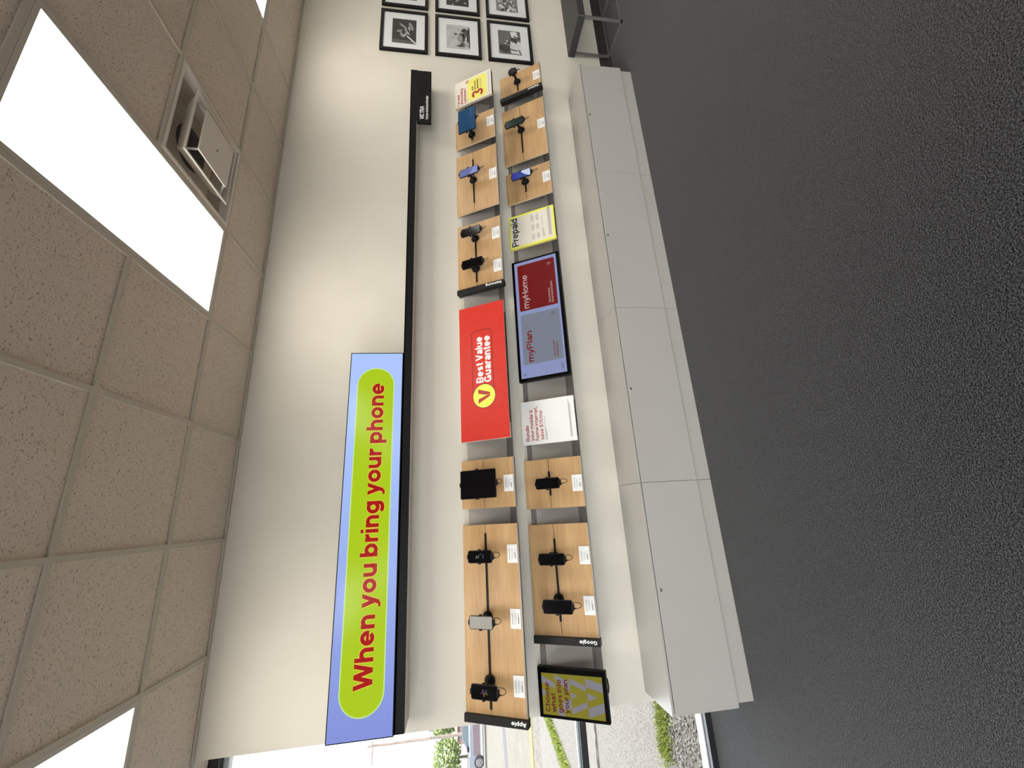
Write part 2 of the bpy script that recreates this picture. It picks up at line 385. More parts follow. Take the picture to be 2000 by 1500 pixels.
def window(name, along_x, a0, a1, depth0, depth1, post):
    """storefront glazing from floor to ceiling; along_x: runs along X at Y=depth"""
    root = bpy.data.objects.new(name, None); COL.objects.link(root); struct(root)
    fr, al, gl = MB(), MB(), MB()
    def bx(mb_, p0, p1, q0, q1, z0, z1):
        if along_x: mb_.box(p0, p1, q0, q1, z0, z1)
        else: mb_.box(q0, q1, p0, p1, z0, z1)
    s = 1 if depth1 > depth0 else -1
    def d(t): return depth0 + s*t
    bx(fr, a0, a1, *sorted((d(0), d(.045))), 0, .042)
    bx(fr, a0, a1, *sorted((d(.02), d(.06))), .842, .884)
    bx(fr, a0, a1, *sorted((d(0), d(.06))), H-.045, H+.01)
    for p in post: bx(fr, p, p+.05, *sorted((d(0), d(.06))), .0, H)
    bx(al, a0, a1, *sorted((d(.047), d(.115))), -.06, .05)
    bx(al, a0, a1, *sorted((d(.062), d(.078))), .86, .898)
    bx(al, a0, a1, *sorted((d(.062), d(.11))), H-.075, H+.02)
    bx(gl, a0, a1, *sorted((d(.055), d(.060))), .05, H-.02)
    fr.build('window_frame', M['bronze'], root); al.build('outer_trim', M['alu'], root); gl.build('glass', M['glass'], root)
    return root
window('window_1', True, XL0, GX0+.12, .165, .3, (XL0, -2.75))
window('window_2', False, YF, .165, XL0, XL0-.3, (YF, YF+1.6, YF+3.2, YF+4.8, YF+6.4))

window('unseen_fill_window', True, XL0, -.3, YF-.02, YF-.3, [XL0+1.68*i for i in range(2)])  # unseen window, added so daylight fills the display wall from in front

# ------------------------------------------------------------------ ceiling lights and vent
names = {(-2, 1): 'lit rectangular ceiling panel nearest the window, at the photo\'s lower left', (2, 1): 'large lit ceiling panel beside the square air vent',
         (6, 1): 'lit ceiling panel farthest along the wall, above the framed photos'}
for i, k in LIGHTS:
    cx, cy = (i+.5)*g, rowy(k+1)
    t = thing('ceiling_light', (cx, cy, H), names.get((i, k), 'lit ceiling panel, %s row %s' % ({-2: 'nearest the window wall in the', 2: 'second from the window wall in the', 6: 'third from the window wall in the', 10: 'farthest right in the'}[i], {1: 'along the display wall', 5: 'behind the camera', 9: 'nearest the front wall'}[k])), 'ceiling light', 'recessed ceiling lights')
    MB().frame(-g/2+.013, g/2-.013, -g+.013, g-.013, .02, .0006, .03).build('frame', M['lampframe'], t)
    mb = MB(); n1, n2 = 6, 12; w, l = g/2-.034, g-.034
    vs = [[mb.bm.verts.new((-w+2*w*a/n1, -l+2*l*b/n2, .004+.010*math.sin(PI*a/n1)*math.sin(PI*b/n2))) for b in range(n2+1)] for a in range(n1+1)]
    for a in range(n1):
        for b in range(n2): mb.bm.faces.new((vs[a][b], vs[a][b+1], vs[a+1][b+1], vs[a+1][b]))
    mb.build('diffuser', M['lamp'], t)
t = thing('ceiling_vent', (3.5*g, rowy(1)-g/2, H), 'square stepped air vent beside the large ceiling light', 'air vent')
def pyr(mb, h0, z0, h1, z1, th=.004):
    """four sloping vanes between two squares"""
    for s in range(4):
        R = Matrix.Rotation(s*PI/2, 4, 'Z'); 
        a = [R @ Vector(p) for p in ((-h0, -h0, z0), (h0, -h0, z0), (h1, -h1, z1), (-h1, -h1, z1))]
        b = [R @ Vector(p) for p in ((-h0+th, -h0+th, z0), (h0-th, -h0+th, z0), (h1-th, -h1+th, z1), (-h1+th, -h1+th, z1))]
        A = [mb.bm.verts.new(p) for p in a]; B = [mb.bm.verts.new(p) for p in b]
        mb.bm.faces.new(A); mb.bm.faces.new(B[::-1])
        for q in range(4): mb.bm.faces.new((A[q], A[(q+1) % 4], B[(q+1) % 4], B[q]))
    return mb
mb = MB(); mb.frame(-.293, .293, -.293, .293, .016, -.003, .006); pyr(mb, .277, -.002, .250, .03, .003); mb.build('outer_frame', M['ventpaint'], t)
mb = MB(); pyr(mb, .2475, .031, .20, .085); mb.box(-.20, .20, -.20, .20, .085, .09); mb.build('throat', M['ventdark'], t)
MB().lathe([(.125, .0835), (.125, .0848)]).build('duct_opening', M['blackink'], t)
mb = MB(); pyr(mb, .192, -.027, .155, .040, .003); mb.frame(-.202, .202, -.202, .202, .011, -.032, -.026); mb.build('louver_ring', M['ventpaint'], t)
mb = MB(); pyr(mb, .130, -.047, .110, -.025, .003); mb.poly(rrect(.275, .275, .010), -.053, -.047); mb.build('centre_plate', M['ventpaint'], t)
MB().lathe([(.005, -.0545), (.004, -.053)]).build('screw', M['blackink'], t)
for sx, sy in ((1, 1), (-1, 1), (1, -1), (-1, -1)): MB().tube([(sx*.115, sy*.115, -.05), (sx*.17, sy*.17, .0)], .006).build('spring_clip', M['alu'], t)

# ------------------------------------------------------------------ black shelf rail, long screen, store sign
t = thing('shelf_rail', (-1.022, 0, 1.925), 'long black-fronted rail on the wall running under the lit banner screen', 'shelf')
MB().box(0, 2.06, -.155, 0, 0, .05, .001).box(2.063, 4.885, -.155, 0, 0, .05, .001).build('housing', M['edge'], t)
MB().box(-.003, 4.885, -.162, -.1555, .003, .058).build('front_fascia', M['black'], t)
MB().box(0, 4.885, -.162, 0, .0505, .058).build('top_plate', M['black'], t)
t = thing('banner_screen', (.061, -.11, 1.9835), 'long lit screen reading When you bring your phone, above the black rail', 'display screen')
hw_, hh = 1.094, .3455
E0 = Matrix(((1, 0, 0, 0), (0, 0, -1, 0), (0, 1, 0, 0), (0, 0, 0, 1)))    # local x right, y up, z towards the room
fx = bpy.data.objects.new('panel', None)
MB().box(-hw_, hw_, -.052, 0, 0, hh, .002).build('casing', M['black'], t)
MB().box(-hw_+.3, -hw_+.4, 0, .1095, .1, .2).build('wall_bracket', M['black'], t); MB().box(hw_-.4, hw_-.3, 0, .1095, .1, .2).build('wall_bracket', M['black'], t); MB().box(-hw_+.02, -hw_+.05, 0, .1095, .26, .285).build('wall_bracket', M['black'], t)
M['led_bg'] = screen('screen_periwinkle', (158, 178, 243)); M['led_pill'] = screen('screen_lime', (180, 212, 18), .9); M['led_edge'] = screen('screen_pale_lime', (200, 232, 150)); M['led_txt'] = screen('screen_dark_red', (170, 16, 8), .95); M['led_halo'] = screen('screen_orange_halo', (250, 205, 90))
def gradient_screen(m, c1, c2, axis, a, b):
    N, L, p = nodes(m); tc = N.new('ShaderNodeTexCoord'); sx = N.new('ShaderNodeSeparateXYZ'); L.new(tc.outputs['Object'], sx.inputs[0])
    mr = N.new('ShaderNodeMapRange'); mr.inputs[1].default_value = a; mr.inputs[2].default_value = b; L.new(sx.outputs[axis], mr.inputs[0])
    mx = N.new('ShaderNodeMix'); mx.data_type = 'RGBA'; mx.inputs[6].default_value = (*lin(c1), 1); mx.inputs[7].default_value = (*lin(c2), 1)
    L.new(mr.outputs[0], mx.inputs[0]); L.new(mx.outputs[2], p.inputs['Emission Color'])
gradient_screen(M['led_bg'], (132, 146, 218), (172, 198, 252), 0, -1.1, .5)
RX = (PI/2, 0, 0)
pan = MB().poly([(-hw_+.007, .006), (hw_-.007, .006), (hw_-.007, hh-.006), (-hw_+.007, hh-.006)], .0525, .0535).build('display', M['led_bg'], t, rot=RX)
def led(mb, m, nm): return mb.build(nm, m, pan)
led(MB().poly(rrect(1.974, .238, .1185, -.005, .173, 12), .0537, .0541), M['led_edge'], 'pill_outline')
led(MB().poly(rrect(1.962, .226, .1125, -.005, .173, 12), .0543, .0547), M['led_pill'], 'pill')
text('When you bring your phone', M['led_halo'], pan, -.865, .119, .0549, .100, 1.737, off=.046, grow=.028, th=.0003, name='lettering_halo')
text('When you bring your phone', M['led_txt'], pan, -.865, .119, .0554, .100, 1.737, off=.046, th=.0004)
t = thing('store_sign', (3.565, -.158, 1.806), 'small black sign reading VICTRA hanging below the far end of the rail', 'sign')
MB().box(-.306, .300, .0, .02, 0, .121, .001).build('panel', M['black'], t)
e = text('VICTRΛ', M['letterwhite'], t, -.270, -.0008, .060, .036, .148, off=.03); e.rotation_euler = RX
e = text('Verizon Authorized Retailer', M['letterwhite'], t, -.270, -.0008, .026, .021, .275, off=.012); e.rotation_euler = RX

# ------------------------------------------------------------------ wall channels
def channel(z0, z1, c0, c1, x0, x1, label):
    t = thing('wall_channel', (x0, 0, z0), label, 'display rail')
    L_ = x1-x0
    MB().box(0, L_, -.024, 0, 0, z1-z0).build('backplate', M['traydark'], t)
    MB().box(.0, L_, -.0285, -.0242, c0-z0, c1-z0, .0005).build('cover_plate', M['traygrey'], t)
channel(1.238, 1.554, 1.283, 1.5535, -1.0, 3.89, 'upper grey metal channel on the wall carrying the upper row of boards')
channel(.755, 1.137, .815, 1.107, -1.05, 3.98, 'lower grey metal channel on the wall carrying the lower row of boards')

# ------------------------------------------------------------------ tilted boards: X, w (distance down the slope), off (out of the face)
TH = math.radians(29.3); TOPZ = (1.597, 1.168); PHI = PI/2-TH; ROT = (PHI, 0, 0)
def bp(row, X, w, off=0):
    return Vector((X, -.03 - w*math.sin(TH) - off*math.cos(TH), TOPZ[row] - w*math.cos(TH) + off*math.sin(TH)))
LEN = (.372, .392); SLOT = (.160, .172)
def tilted(name, row, X, w, label, cat, group=None, off=0):
    return thing(name, bp(row, X, w, off), label, cat, group, ROT)
def support(t, x0, x1, row, th):
    """wedge bracket from the back of a tilted panel to the wall channel (local frame of the panel, origin at its top edge)"""
    inv = Matrix.Rotation(-PHI, 4, 'X'); o = bp(row, 0, 0)
    z_hi, z_lo = TOPZ[row]-.075, TOPZ[row]-.30
    pts = []
    def back(z):      # point on the panel's back plane at height z
        w = (TOPZ[row]-z)/math.cos(TH); q = bp(row, 0, w, -th); return q
    A = back(z_hi); B = back(z_lo)
    ring = [(A.y, A.z), (B.y, B.z), (-.0288, B.z), (-.0288, A.z)]
    mb = MB(); lo = []; hi = []
    for y, z in ring:
        p = inv @ Vector((0, y-o.y, z-o.z))
        lo.append(mb.bm.verts.new((x0, p.y, p.z))); hi.append(mb.bm.verts.new((x1, p.y, p.z)))
    mb.bm.faces.new(lo); mb.bm.faces.new(hi[::-1])
    for i in range(4): mb.bm.faces.new((lo[i], lo[(i+1) % 4], hi[(i+1) % 4], hi[i]))
    mb.build('mounting_bracket', M['traydark'], t)

def board(row, x0, x1, label, tracks, brand=None, by=None):
    t = tilted('display_board', row, (x0+x1)/2, 0, label, 'display board', 'oak display boards')
    h = (x1-x0)/2; Ln, s = LEN[row], SLOT[row]
    MB().box(-h, h, -(s-.0014), 0, -.016, 0, .0007).box(-h, h, -Ln, -(s+.0014), -.016, 0, .0007).build('wood_panel', M['wood'], t)
    MB().box(-h-.0007, -h-.0001, -Ln, 0, -.0155, -.0008).build('edge_banding', M['woodedge'], t); MB().box(h+.0001, h+.0007, -Ln, 0, -.0155, -.0008).build('edge_banding', M['woodedge'], t)
    MB().box(-h+.002, h-.002, -Ln, -.002, -.020, -.0162).build('backing', M['gap'], t)
    mb = MB()
    for a, b in tracks: mb.box(a-(x0+x1)/2, b-(x0+x1)/2, -s-.0062, -s+.0062, -.001, .0055, .0008)
    mb.build('track_strip', M['black'], t)
    MB().box(-h, h, -Ln-.008, -Ln, -.020, .003, .0008).build('lip_or_shade_strip', M['metal'], t)
    support(t, -h*.4, h*.4, row, .020)
    if brand:
        b = MB().box(-h-.042, -h-.001, -Ln-.010, .004, -.028, .018, .0012).build('brand_strip', M['brandstrip'], t, label='black end strip with white lettering')
        w0, w1 = by; cap = .0195
        text(brand, M['letterwhite'], b, -h-.0115, -w1, .0181, cap, w1-w0, off=.045, rot=PI/2)
    return t
board(0, -1.011, 0.0, 'longest upper oak board, at the window end, carrying three phones', [(-.985, -.05)], 'Apple', (.286, .374))
board(0, .101, .411, 'upper oak board carrying the large black tablet', [])
board(0, 1.716, 2.298, 'upper oak board carrying two black phones in a row, right of the red sign', [(1.757, 2.16)], 'Samsung', (.240, .368))
board(0, 2.419, 3.027, 'upper oak board with a single lavender-lit phone', [(2.497, 2.946)])
board(0, 3.123, 3.425, 'upper oak board carrying the blue-lit landscape tablet', [(3.16, 3.30)])
board(1, -.661, -.023, 'lower oak board carrying two black phones, nearest the window', [(-.582, -.11)], 'Google', (.280, .384))
board(1, .078, .397, 'lower oak board with one black phone, left of the Bundle sign', [(.157, .314)])
board(1, 2.553, 2.869, 'lower oak board with a blue and white lit phone, right of the Prepaid sign', [(2.632, 2.78)])
board(1, 2.970, 3.600, 'wide lower oak board with one dark green-lit phone', [(3.053, 3.35)])
board(1, 3.752, 4.023, 'lower oak board at the far right end with the small hotspot', [(3.79, 3.90)], 'Verizon', (.272, .376))

# ------------------------------------------------------------------ printed signs on the channels
def sign(name, row, x0, x1, w1, label, face, edge, th=.020, w0=0):
    t = tilted(name, row, (x0+x1)/2, 0, label, 'sign')
    h = (x1-x0)/2
    MB().box(-h, h, -w1, w0, -th, -.0012, .001).build('core_board', edge, t)
    MB().box(-h+.0004, h-.0004, -w1+.0004, w0-.0004, -.0012, 0).build('printed_face', face, t)
    support(t, -h*.4, h*.4, row, th)
    MB().box(-h*.8, h*.8, -w1-.004, -w1+.0, -th, -.006).build('lip_or_shade_strip', M['gap'], t)  # dark strip paints the channel's shade along the sign's lower edge
    return t, (x0+x1)/2
t, c = sign('value_sign', 0, .540, 1.557, .364, 'large red sign reading Best Value Guarantee', M['red'], M['cream'])
mb = MB(); out = rrect(.54, .166, .034, 1.084-c, -.181, 6)
def ring(mb, pts, w, z0, z1):
    n = len(pts); cx = sum(p[0] for p in pts)/n; cy = sum(p[1] for p in pts)/n
    inn = []
    for i in range(n):
        a = Vector(pts[i-1]); b = Vector(pts[(i+1) % n]); d = (b-a).normalized(); inn.append((pts[i][0]-d.y*w, pts[i][1]+d.x*w))
    for i in range(n):
        j = (i+1) % n; mb.poly([pts[i], pts[j], inn[j], inn[i]], z0, z1)
    return mb
ring(mb, out, .0055, .0001, .0006)
mb.build('round_cornered_outline', M['darkredink'], t)
text('Best Value', M['letterwhite'], t, .947-c, -.185, .0002, .056, .352, off=.05)
text('Guarantee', M['letterwhite'], t, .945-c, -.246, .0002, .056, .352, off=.05)
MB().lathe([(.089, .0008), (.089, .0011)], .849-c, -.186, 40).build('badge_outline', M['darkredink'], t)
bd = MB().lathe([(.084, .0012), (.084, .0016)], .849-c, -.186, 40).build('yellow_badge', M['yellow'], t)
vx, vy = .849-c, -.186
mb = MB(); mb.poly([(vx-.052, vy+.044), (vx-.006, vy-.046), (vx+.004, vy-.046), (vx+.004, vy-.028), (vx-.022, vy+.044)], .0017, .002)
mb.poly([(vx+.006, vy-.046), (vx+.020, vy-.046), (vx+.052, vy+.044), (vx+.020, vy+.044), (vx+.006, vy-.010)], .0017, .002)
mb.build('v_mark', M['redink'], bd)

t, c = sign('price_lock_sign', 0, 3.603, 3.908, .366, 'cream sign with yellow panel and big red 3, ending the upper row', M['cream'], M['creamedge'])
MB().poly(rrect(.262, .192, .03, 3.752-c, -.224), .0001, .0006).build('yellow_panel', M['yellowsoft'], t)
for s, y, w in (('For new', -.047, .135), ('and existing', -.080, .195), ('customers', -.112, .180)): text(s, M['redink'], t, 3.619-c, y, .0007, .024, w, off=.012)
text('3', M['redink'], t, 3.640-c, -.283, .0007, .112, .082, off=.045, name='numeral')
for s, y, w in (('year', -.186, .052), ('price lock', -.212, .112), ('guarantee', -.238, .118)): text(s, M['darkink'], t, 3.732-c, y, .0007, .018, w, off=.02)
mb = MB(); lines(mb, 3.732-c, 3.862-c, -.258, .0035, .0007); lines(mb, 3.732-c, 3.842-c, -.268, .0035, .0007); lines(mb, 3.625-c, 3.885-c, -.343, .0035, .0007); lines(mb, 3.620-c, 3.665-c, -.126, .002, .0007)
mb.build('small_print', M['ink'], t)
ring(MB(), rrect(.030, .026, .006, 3.866-c, -.128), .0065, .0007, .0012).build('small_red_emblem', M['redink'], t)

t, c = sign('prepaid_sign', 1, 2.104, 2.424, .388, 'yellow-bordered white sign reading Prepaid', M['yellow'], M['yelledge'])
MB().box(-.141, .141, -.370, -.014, .0001, .0006).build('white_panel', M['cream'], t)
text('Prepaid', M['blackink'], t, 2.128-c, -.073, .0007, .057, .272, off=.03)
mb, mr = MB(), MB()
for x0, w in ((2.15, .062), (2.235, .070), (2.322, .078)):
    lines(mr, x0-c, x0+w*.85-c, -.198, .0035, .0007); 
    for k, f in ((0, .75), (1, .9)): lines(mb, x0-c, x0+w*f-c, -.208-.006*k, .0026, .0007)
    for k in range(4): lines(mb, x0-c, x0+w*random.uniform(.6, .95)-c, -.238-.006*k, .0026, .0007)
for k in range(3): lines(mb, 2.15-c, 2.15+.10-.015*k-c, -.285-.006*k, .0026, .0007)
lines(mb, 2.26-c, 2.35-c, -.287, .0026, .0007)
for k in range(5): lines(mb, 2.15-c, 2.435-.02-c, -.336-.0048*k, .0024, .0007, gap=.001)
mb.build('small_print', M['ink'], t); mr.build('red_headings', M['redink'], t)

t, c = sign('bundle_sign', 1, .504, .816, .390, 'white sign reading Bundle your mobile and home internet, save $15/mo', M['white'], M['creamedge'])
for s, y, w in (('Bundle', -.052, .112), ('your mobile &', -.087, .222), ('home internet,', -.122, .240), ('save $15/mo', -.158, .208)): text(s, M['redink'], t, .531-c, y, .0002, .0255, w, off=.014)
mb = MB()
for k in range(3): lines(mb, .531-c, .531+(.165 if k == 0 else .10-.02*k)-c, -.173-.0052*k, .0026, .0002)
for k in range(3): lines(mb, .531-c, .796-.02*k-c, -.350-.0048*k, .0024, .0002, gap=.001)
mb.build('small_print', M['ink'], t)

# ------------------------------------------------------------------ touch screens on the lower channel
def monitor(name, x0, x1, w1, sx0, sx1, sw0, sw1, label, m, th=.034):
    t = tilted(name, 1, (x0+x1)/2, 0, label, 'display screen'); c = (x0+x1)/2; h = (x1-x0)/2
    MB().box(-h, h, -w1, 0, -th, -.0005, .003).build('casing', M['blackplastic'], t)
    MB().box(-h+.003, h-.003, -w1+.003, -.003, -.0005, .0005).build('bezel', M['blackgloss'], t)
    d = MB().box(sx0-c, sx1-c, -sw1, -sw0, .0006, .001).build('display', m, t)
    support(t, -h*.4, h*.4, 1, th)
    return t, c, d
M['scr_bg'] = screen('touch_screen_lilac', (150, 160, 205), .8); M['scr_grey'] = screen('touch_screen_grey', (132, 138, 152), .8); M['scr_red'] = screen('touch_screen_red', (122, 22, 18), .8)
M['scr_rtxt'] = screen('touch_screen_red_text', (140, 20, 26), .7); M['scr_ltxt'] = screen('touch_screen_pale_text', (185, 160, 160)); M['scr_dark'] = screen('touch_screen_dark', (60, 60, 75))
t, c, d = monitor('touch_screen', .968, 1.985, .392, .993, 1.968, .022, .367, 'wide black touch screen showing myPlan and myHome, under the red sign', M['scr_bg'])
MB().poly(rrect(.405, .304, .012, 1.298-c, -.200), .0011, .0015).build('grey_tile', M['scr_grey'], d)
MB().poly(rrect(.405, .304, .012, 1.738-c, -.198), .0011, .0015).build('red_tile', M['scr_red'], d)
text('myPlan', M['scr_rtxt'], d, 1.113-c, -.128, .0016, .048, .248, off=.025, th=.0003)
text('myHome', M['scr_ltxt'], d, 1.553-c, -.122, .0016, .048, .292, off=.012, th=.0003)
text('Tap to browse', M['scr_rtxt'], d, 1.119-c, -.296, .0016, .0165, .128, off=.012, th=.0003); text('mobile plans', M['scr_rtxt'], d, 1.119-c, -.319, .0016, .0165, .115, off=.012, th=.0003)
text('Tap to browse', M['scr_ltxt'], d, 1.556-c, -.296, .0016, .0165, .128, off=.005, th=.0003); text('home internet plans', M['scr_ltxt'], d, 1.556-c, -.319, .0016, .0165, .180, off=.005, th=.0003)
for ax, m in ((1.462, 'scr_dark'), (1.890, 'scr_ltxt')):
    mb = MB(); x, y = ax-c, -.305; mb.box(x-.016, x+.016, y-.0013, y+.0013, .0016, .0019)
    mb.poly([(x+.016, y), (x+.000, y+.019), (x-.002, y+.017), (x+.0125, y)], .0016, .0019); mb.poly([(x+.016, y), (x+.0125, y), (x-.002, y-.017), (x+.000, y-.019)], .0016, .0019)
    mb.build('arrow', M[m], d)
mb = ring(MB(), rrect(.062, .019, .0095, 1.040-c, -.337), .0014, .0011, .0014); mb.build('language_button', M['scr_dark'], d)
text('Espanol', M['scr_dark'], d, 1.022-c, -.342, .0011, .009, .036, off=.0, th=.0003); MB().box(1.0445-c, 1.0485-c, -.3338, -.3328, .0011, .0014).build('lettering_accent', M['scr_dark'], d)
mb = ring(MB(), rrect(.022, .022, .011, 1.018-c, -.052), .001, .0011, .0014); mb.box(1.014-c, 1.022-c, -.056, -.048, .0011, .0014); mb.build('menu_button', M['scr_dark'], d)

M['ch_y'] = screen('screen_olive', (146, 138, 40), .75); M['ch_g'] = screen('screen_lilac_grey', (146, 142, 150), .75); M['ch_t'] = screen('screen_maroon', (118, 14, 34), .6)
t, c, d = monitor('touch_screen', -1.083, -.827, .408, -1.0655, -.8575, .023, .385, 'small black touch screen reading Choose what goes into your plan, nearest the window', M['ch_y'])
sx, sy, dx, dy = -1.0655-c, -.023, .208, .362
mb = MB()
for P in ([(.93, 0), (.777, .22), (.638, .22), (.77, 0)], [(.985, .22), (.82, .47), (.60, .47), (.87, .22)], [(.92, .47), (.764, .73), (.63, .73), (.783, .47)],
          [(.946, .73), (.837, 1), (.629, 1), (.745, .73)], [(.582, .48), (.511, .59), (.426, .48)], [(.605, .745), (.513, .9), (.404, .745)],
          [(.204, .48), (.394, .735), (.26, .735), (.068, .48)], [(.245, .745), (.404, 1), (.187, 1), (.025, .745)], [(.42, .40), (.40, .48), (.19, .48), (.12, .34), (.3, .34)],
          [(.62, .0), (.5, .1), (.44, 0)], [(.02, .25), (.2, .25), (.12, .34), (.0, .36)]):
    mb.poly([(sx+u*dx, sy-v*dy) for u, v in P], .0011, .0014)
mb.build('chevron_pattern', M['ch_g'], d)
for s, y, w in (('Choose', -.066, .145), ('what', -.102, .092), ('goes into', -.141, .164), ('your plan', -.180, .166)): text(s, M['ch_t'], d, -1.050-c, y, .0016, .0275, w, off=.022, th=.0003)
mb = MB(); mb.tube([(.02, -.412, -.016), (.05, -.418, -.012), (.09, -.412, -.016)], .004); mb.build('cable_clip', M['blackplastic'], t)

# ------------------------------------------------------------------ phones, tablets, stands, price cards
def device(name, row, X, w0, w1, width, off, label, cat, scr, art=None, body=None, rad=.008, bez=.0035, th=.008):
    wc, hgt = (w0+w1)/2, w1-w0
    t = tilted(name, row, X, wc, label, cat, None, off)
    MB().poly(rrect(width, hgt, rad), -th, 0).build('body', body or M['blackplastic'], t)
    d = MB().poly(rrect(width-2*bez, hgt-2*bez, max(rad-bez, .0015)), .0001, .0007).build('screen', scr, t)
    if art: art(d, width-2*bez, hgt-2*bez)
    return t
def stand(row, X, Xd, w0, w1, width, off, label, side=1, loop=1):
    """round base on the board, short arm, holder plate with four claws, cable loop"""
    s = SLOT[row]; t = tilted('security_stand', row, Xd, s, label, 'phone stand', 'security stands on the boards')
    wc = (w0+w1)/2; py = s-wc; px = X-Xd; zb = off-.0085
    MB().lathe([(.033, .0058), (.034, .009), (.031, .014)], 0, 0).lathe([(.022, .014), (.023, .022), (.016, .030)]).build('base_disc', M['blackplastic'], t, smooth=False)
    az = zb-.018
    MB().tube([(0, 0, .022), (px*.3, py*.2, .022+(az-.022)*.45), (px, py*.4, az)], [.012, .0105, .012], 12).build('arm', M['blackplastic'], t)
    MB().lathe([(.020, az-.002), (.022, az+.008), (.018, zb-.005)], px, py*.4).poly(rrect(.05, max(.07, (w1-w0)*.45), .008, px, py*.6), zb-.009, zb-.0004).build('holder_plate', M['blackplastic'], t)
    hw2, hh2 = width/2, (w1-w0)/2
    def claw(cx, cy, wx, wy, nx, ny, l, outw):
        mb = MB()
        mb.box(*sorted((cx-wx/2, cx+wx/2)), *sorted((cy-wy/2, cy+wy/2)), zb-.007, off+.0028, .0008)
        ix, iy = cx-nx*l, cy-ny*l
        a0, a1 = sorted((ix-wx/2, cx+wx/2)) if nx > 0 else sorted((cx-wx/2, ix+wx/2))
        b0, b1 = sorted((iy-wy/2, cy+wy/2)) if ny > 0 else sorted((cy-wy/2, iy+wy/2))
        mb.box(a0, a1, b0, b1, off+.0009, off+.0028, .0005)
        # arm behind the device to the holder plate
        mb.box(min(px-.006 if ny else px, cx-wx*.3), max(px+.006 if ny else px, cx+wx*.3), min(py*.6, cy-wy*.3) if ny else cy-wy*.3, max(py*.6, cy+wy*.3) if ny else cy+wy*.3, zb-.007, zb-.003)
        mb.build('claw', M['blackplastic'], t)
    y_c = py+hh2*.06
    claw(px-hw2-.0032, y_c, .006, .014, -1, 0, .005, 0); claw(px+hw2+.0032, y_c, .006, .014, 1, 0, .005, 0)
    claw(px, py+hh2+.0027, .026, .005, 0, 1, .003, 0); claw(px, py-hh2-.0042, .034, .008, 0, -1, .006, 0)
    # cable: plug, loop back to the holder
    by = py-hh2-.006; L_ = .038*loop
    MB().lathe([(.0035, 0), (.0042, .004), (.003, .016)], mtx=Matrix.Translation((px-.006*side, by, zb+.003)) @ Matrix.Rotation(PI/2, 4, 'X')).build('plug', M['blackplastic'], t)
    pts = []
    p0 = Vector((px-.006*side, by-.014, zb+.003)); p1 = Vector((px-.006*side, by-.014-L_*1.2, zb)); p2 = Vector((px+.036*side, by-.014-L_*.95, zb-.014)); p3 = Vector((px+.018*side, by+.020, zb-.012))
    for k in range(19):
        u = k/18; pts.append(p0*(1-u)**3 + p1*3*u*(1-u)**2 + p2*3*u*u*(1-u) + p3*u**3)
    MB().tube(pts, .0017, 7).build('cable', M['black'], t)
    return t
def card(row, X, label, seed, curl=False):
    random.seed(seed)
    w0 = (.304, .325)[row]; t = tilted('price_card', row, X, w0+.0325, label, 'price card', 'price cards on the boards', .0005)
    t2 = MB().box(-.052, .052, -.0325, .0325, 0, .0026, .0004).build('card', M['white'], t)
    mb, md = MB(), MB()
    a = random.uniform(-.036, -.028)
    lines(md, a, a+random.uniform(.055, .07), .017, .0032, .0027, wmin=.005, wmax=.013); lines(mb, -.048, .048, .0085, .0006, .0027, wmin=.09, wmax=.1)
    for k in range(3): lines(mb, -.028+random.uniform(-.004, .004), .028+random.uniform(-.008, .006), .003-.0035*k, .0022, .0027)
    lines(mb, -.012, .016, -.0105, .0016, .0027)
    lines(md, -.026, random.uniform(.004, .012), -.0215, .006, .0027, wmin=.0035, wmax=.006, gap=.0012); lines(md, .016, .027, -.0195, .003, .0027)
    lines(mb, -.044, .044, -.0285, .0008, .0027, frac=.6)
    mb.build('small_print', M['inklight'], t); md.build('bold_print', M['inkd'], t)
    if curl: MB().poly([(-.052, -.0325), (-.030, -.0325), (-.052, -.012)], .0028, .0034).build('folded_corner', M['cream'], t)
    return t

# screen pictures and painted glints
def art_blossom(cols):
    ms = [screen('phone_colour_%d_%d_%d' % cc, cc, .4) for cc in cols]
    def f(d, w, h):
        for i, m in enumerate(ms):
            a = i*2*PI/len(ms)+.5; cx, cy = .010*math.cos(a), .014*math.sin(a)-.002
            pts = [(cx+.009*math.cos(b)*math.cos(a)-.005*math.sin(b)*math.sin(a), cy+.009*math.cos(b)*math.sin(a)+.005*math.sin(b)*math.cos(a)) for b in [k*2*PI/12 for k in range(12)]]
            MB().poly(pts, .0008, .0010).build('picture_or_glint', m, d)
    return f
def art_arc(cols):
    ms = [screen('phone_arc_%d_%d_%d' % cc, cc, .75) for cc in cols]
    def f(d, w, h):
        n = 16; 
        for i, m in enumerate(ms):
            a0 = -2.2+i*1.5; pts = [(.017*math.cos(a0+1.3*k/n), -.008+.017*math.sin(a0+1.3*k/n)) for k in range(n+1)]+[(.0145*math.cos(a0+1.3*k/n), -.008+.0145*math.sin(a0+1.3*k/n)) for k in range(n, -1, -1)]
            MB().poly(pts, .0008, .0010).build('picture_or_glint', m, d)
        MB().poly([(-.010, .030), (-.004, .012), (.002, .016), (.010, .024), (.002, .020)], .0008, .0010).build('picture_or_glint', ms[-1], d)
    return f
def art_painted_glints(d, w, h):
    m = screen('painted_phone_glint', (200, 196, 190), .8); mb = MB()  # highlights on the switched-off screen, painted as small glowing dots
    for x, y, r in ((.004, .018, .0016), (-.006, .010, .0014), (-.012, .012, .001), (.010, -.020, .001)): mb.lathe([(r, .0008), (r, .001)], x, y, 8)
    mb.build('picture_or_glint', m, d)
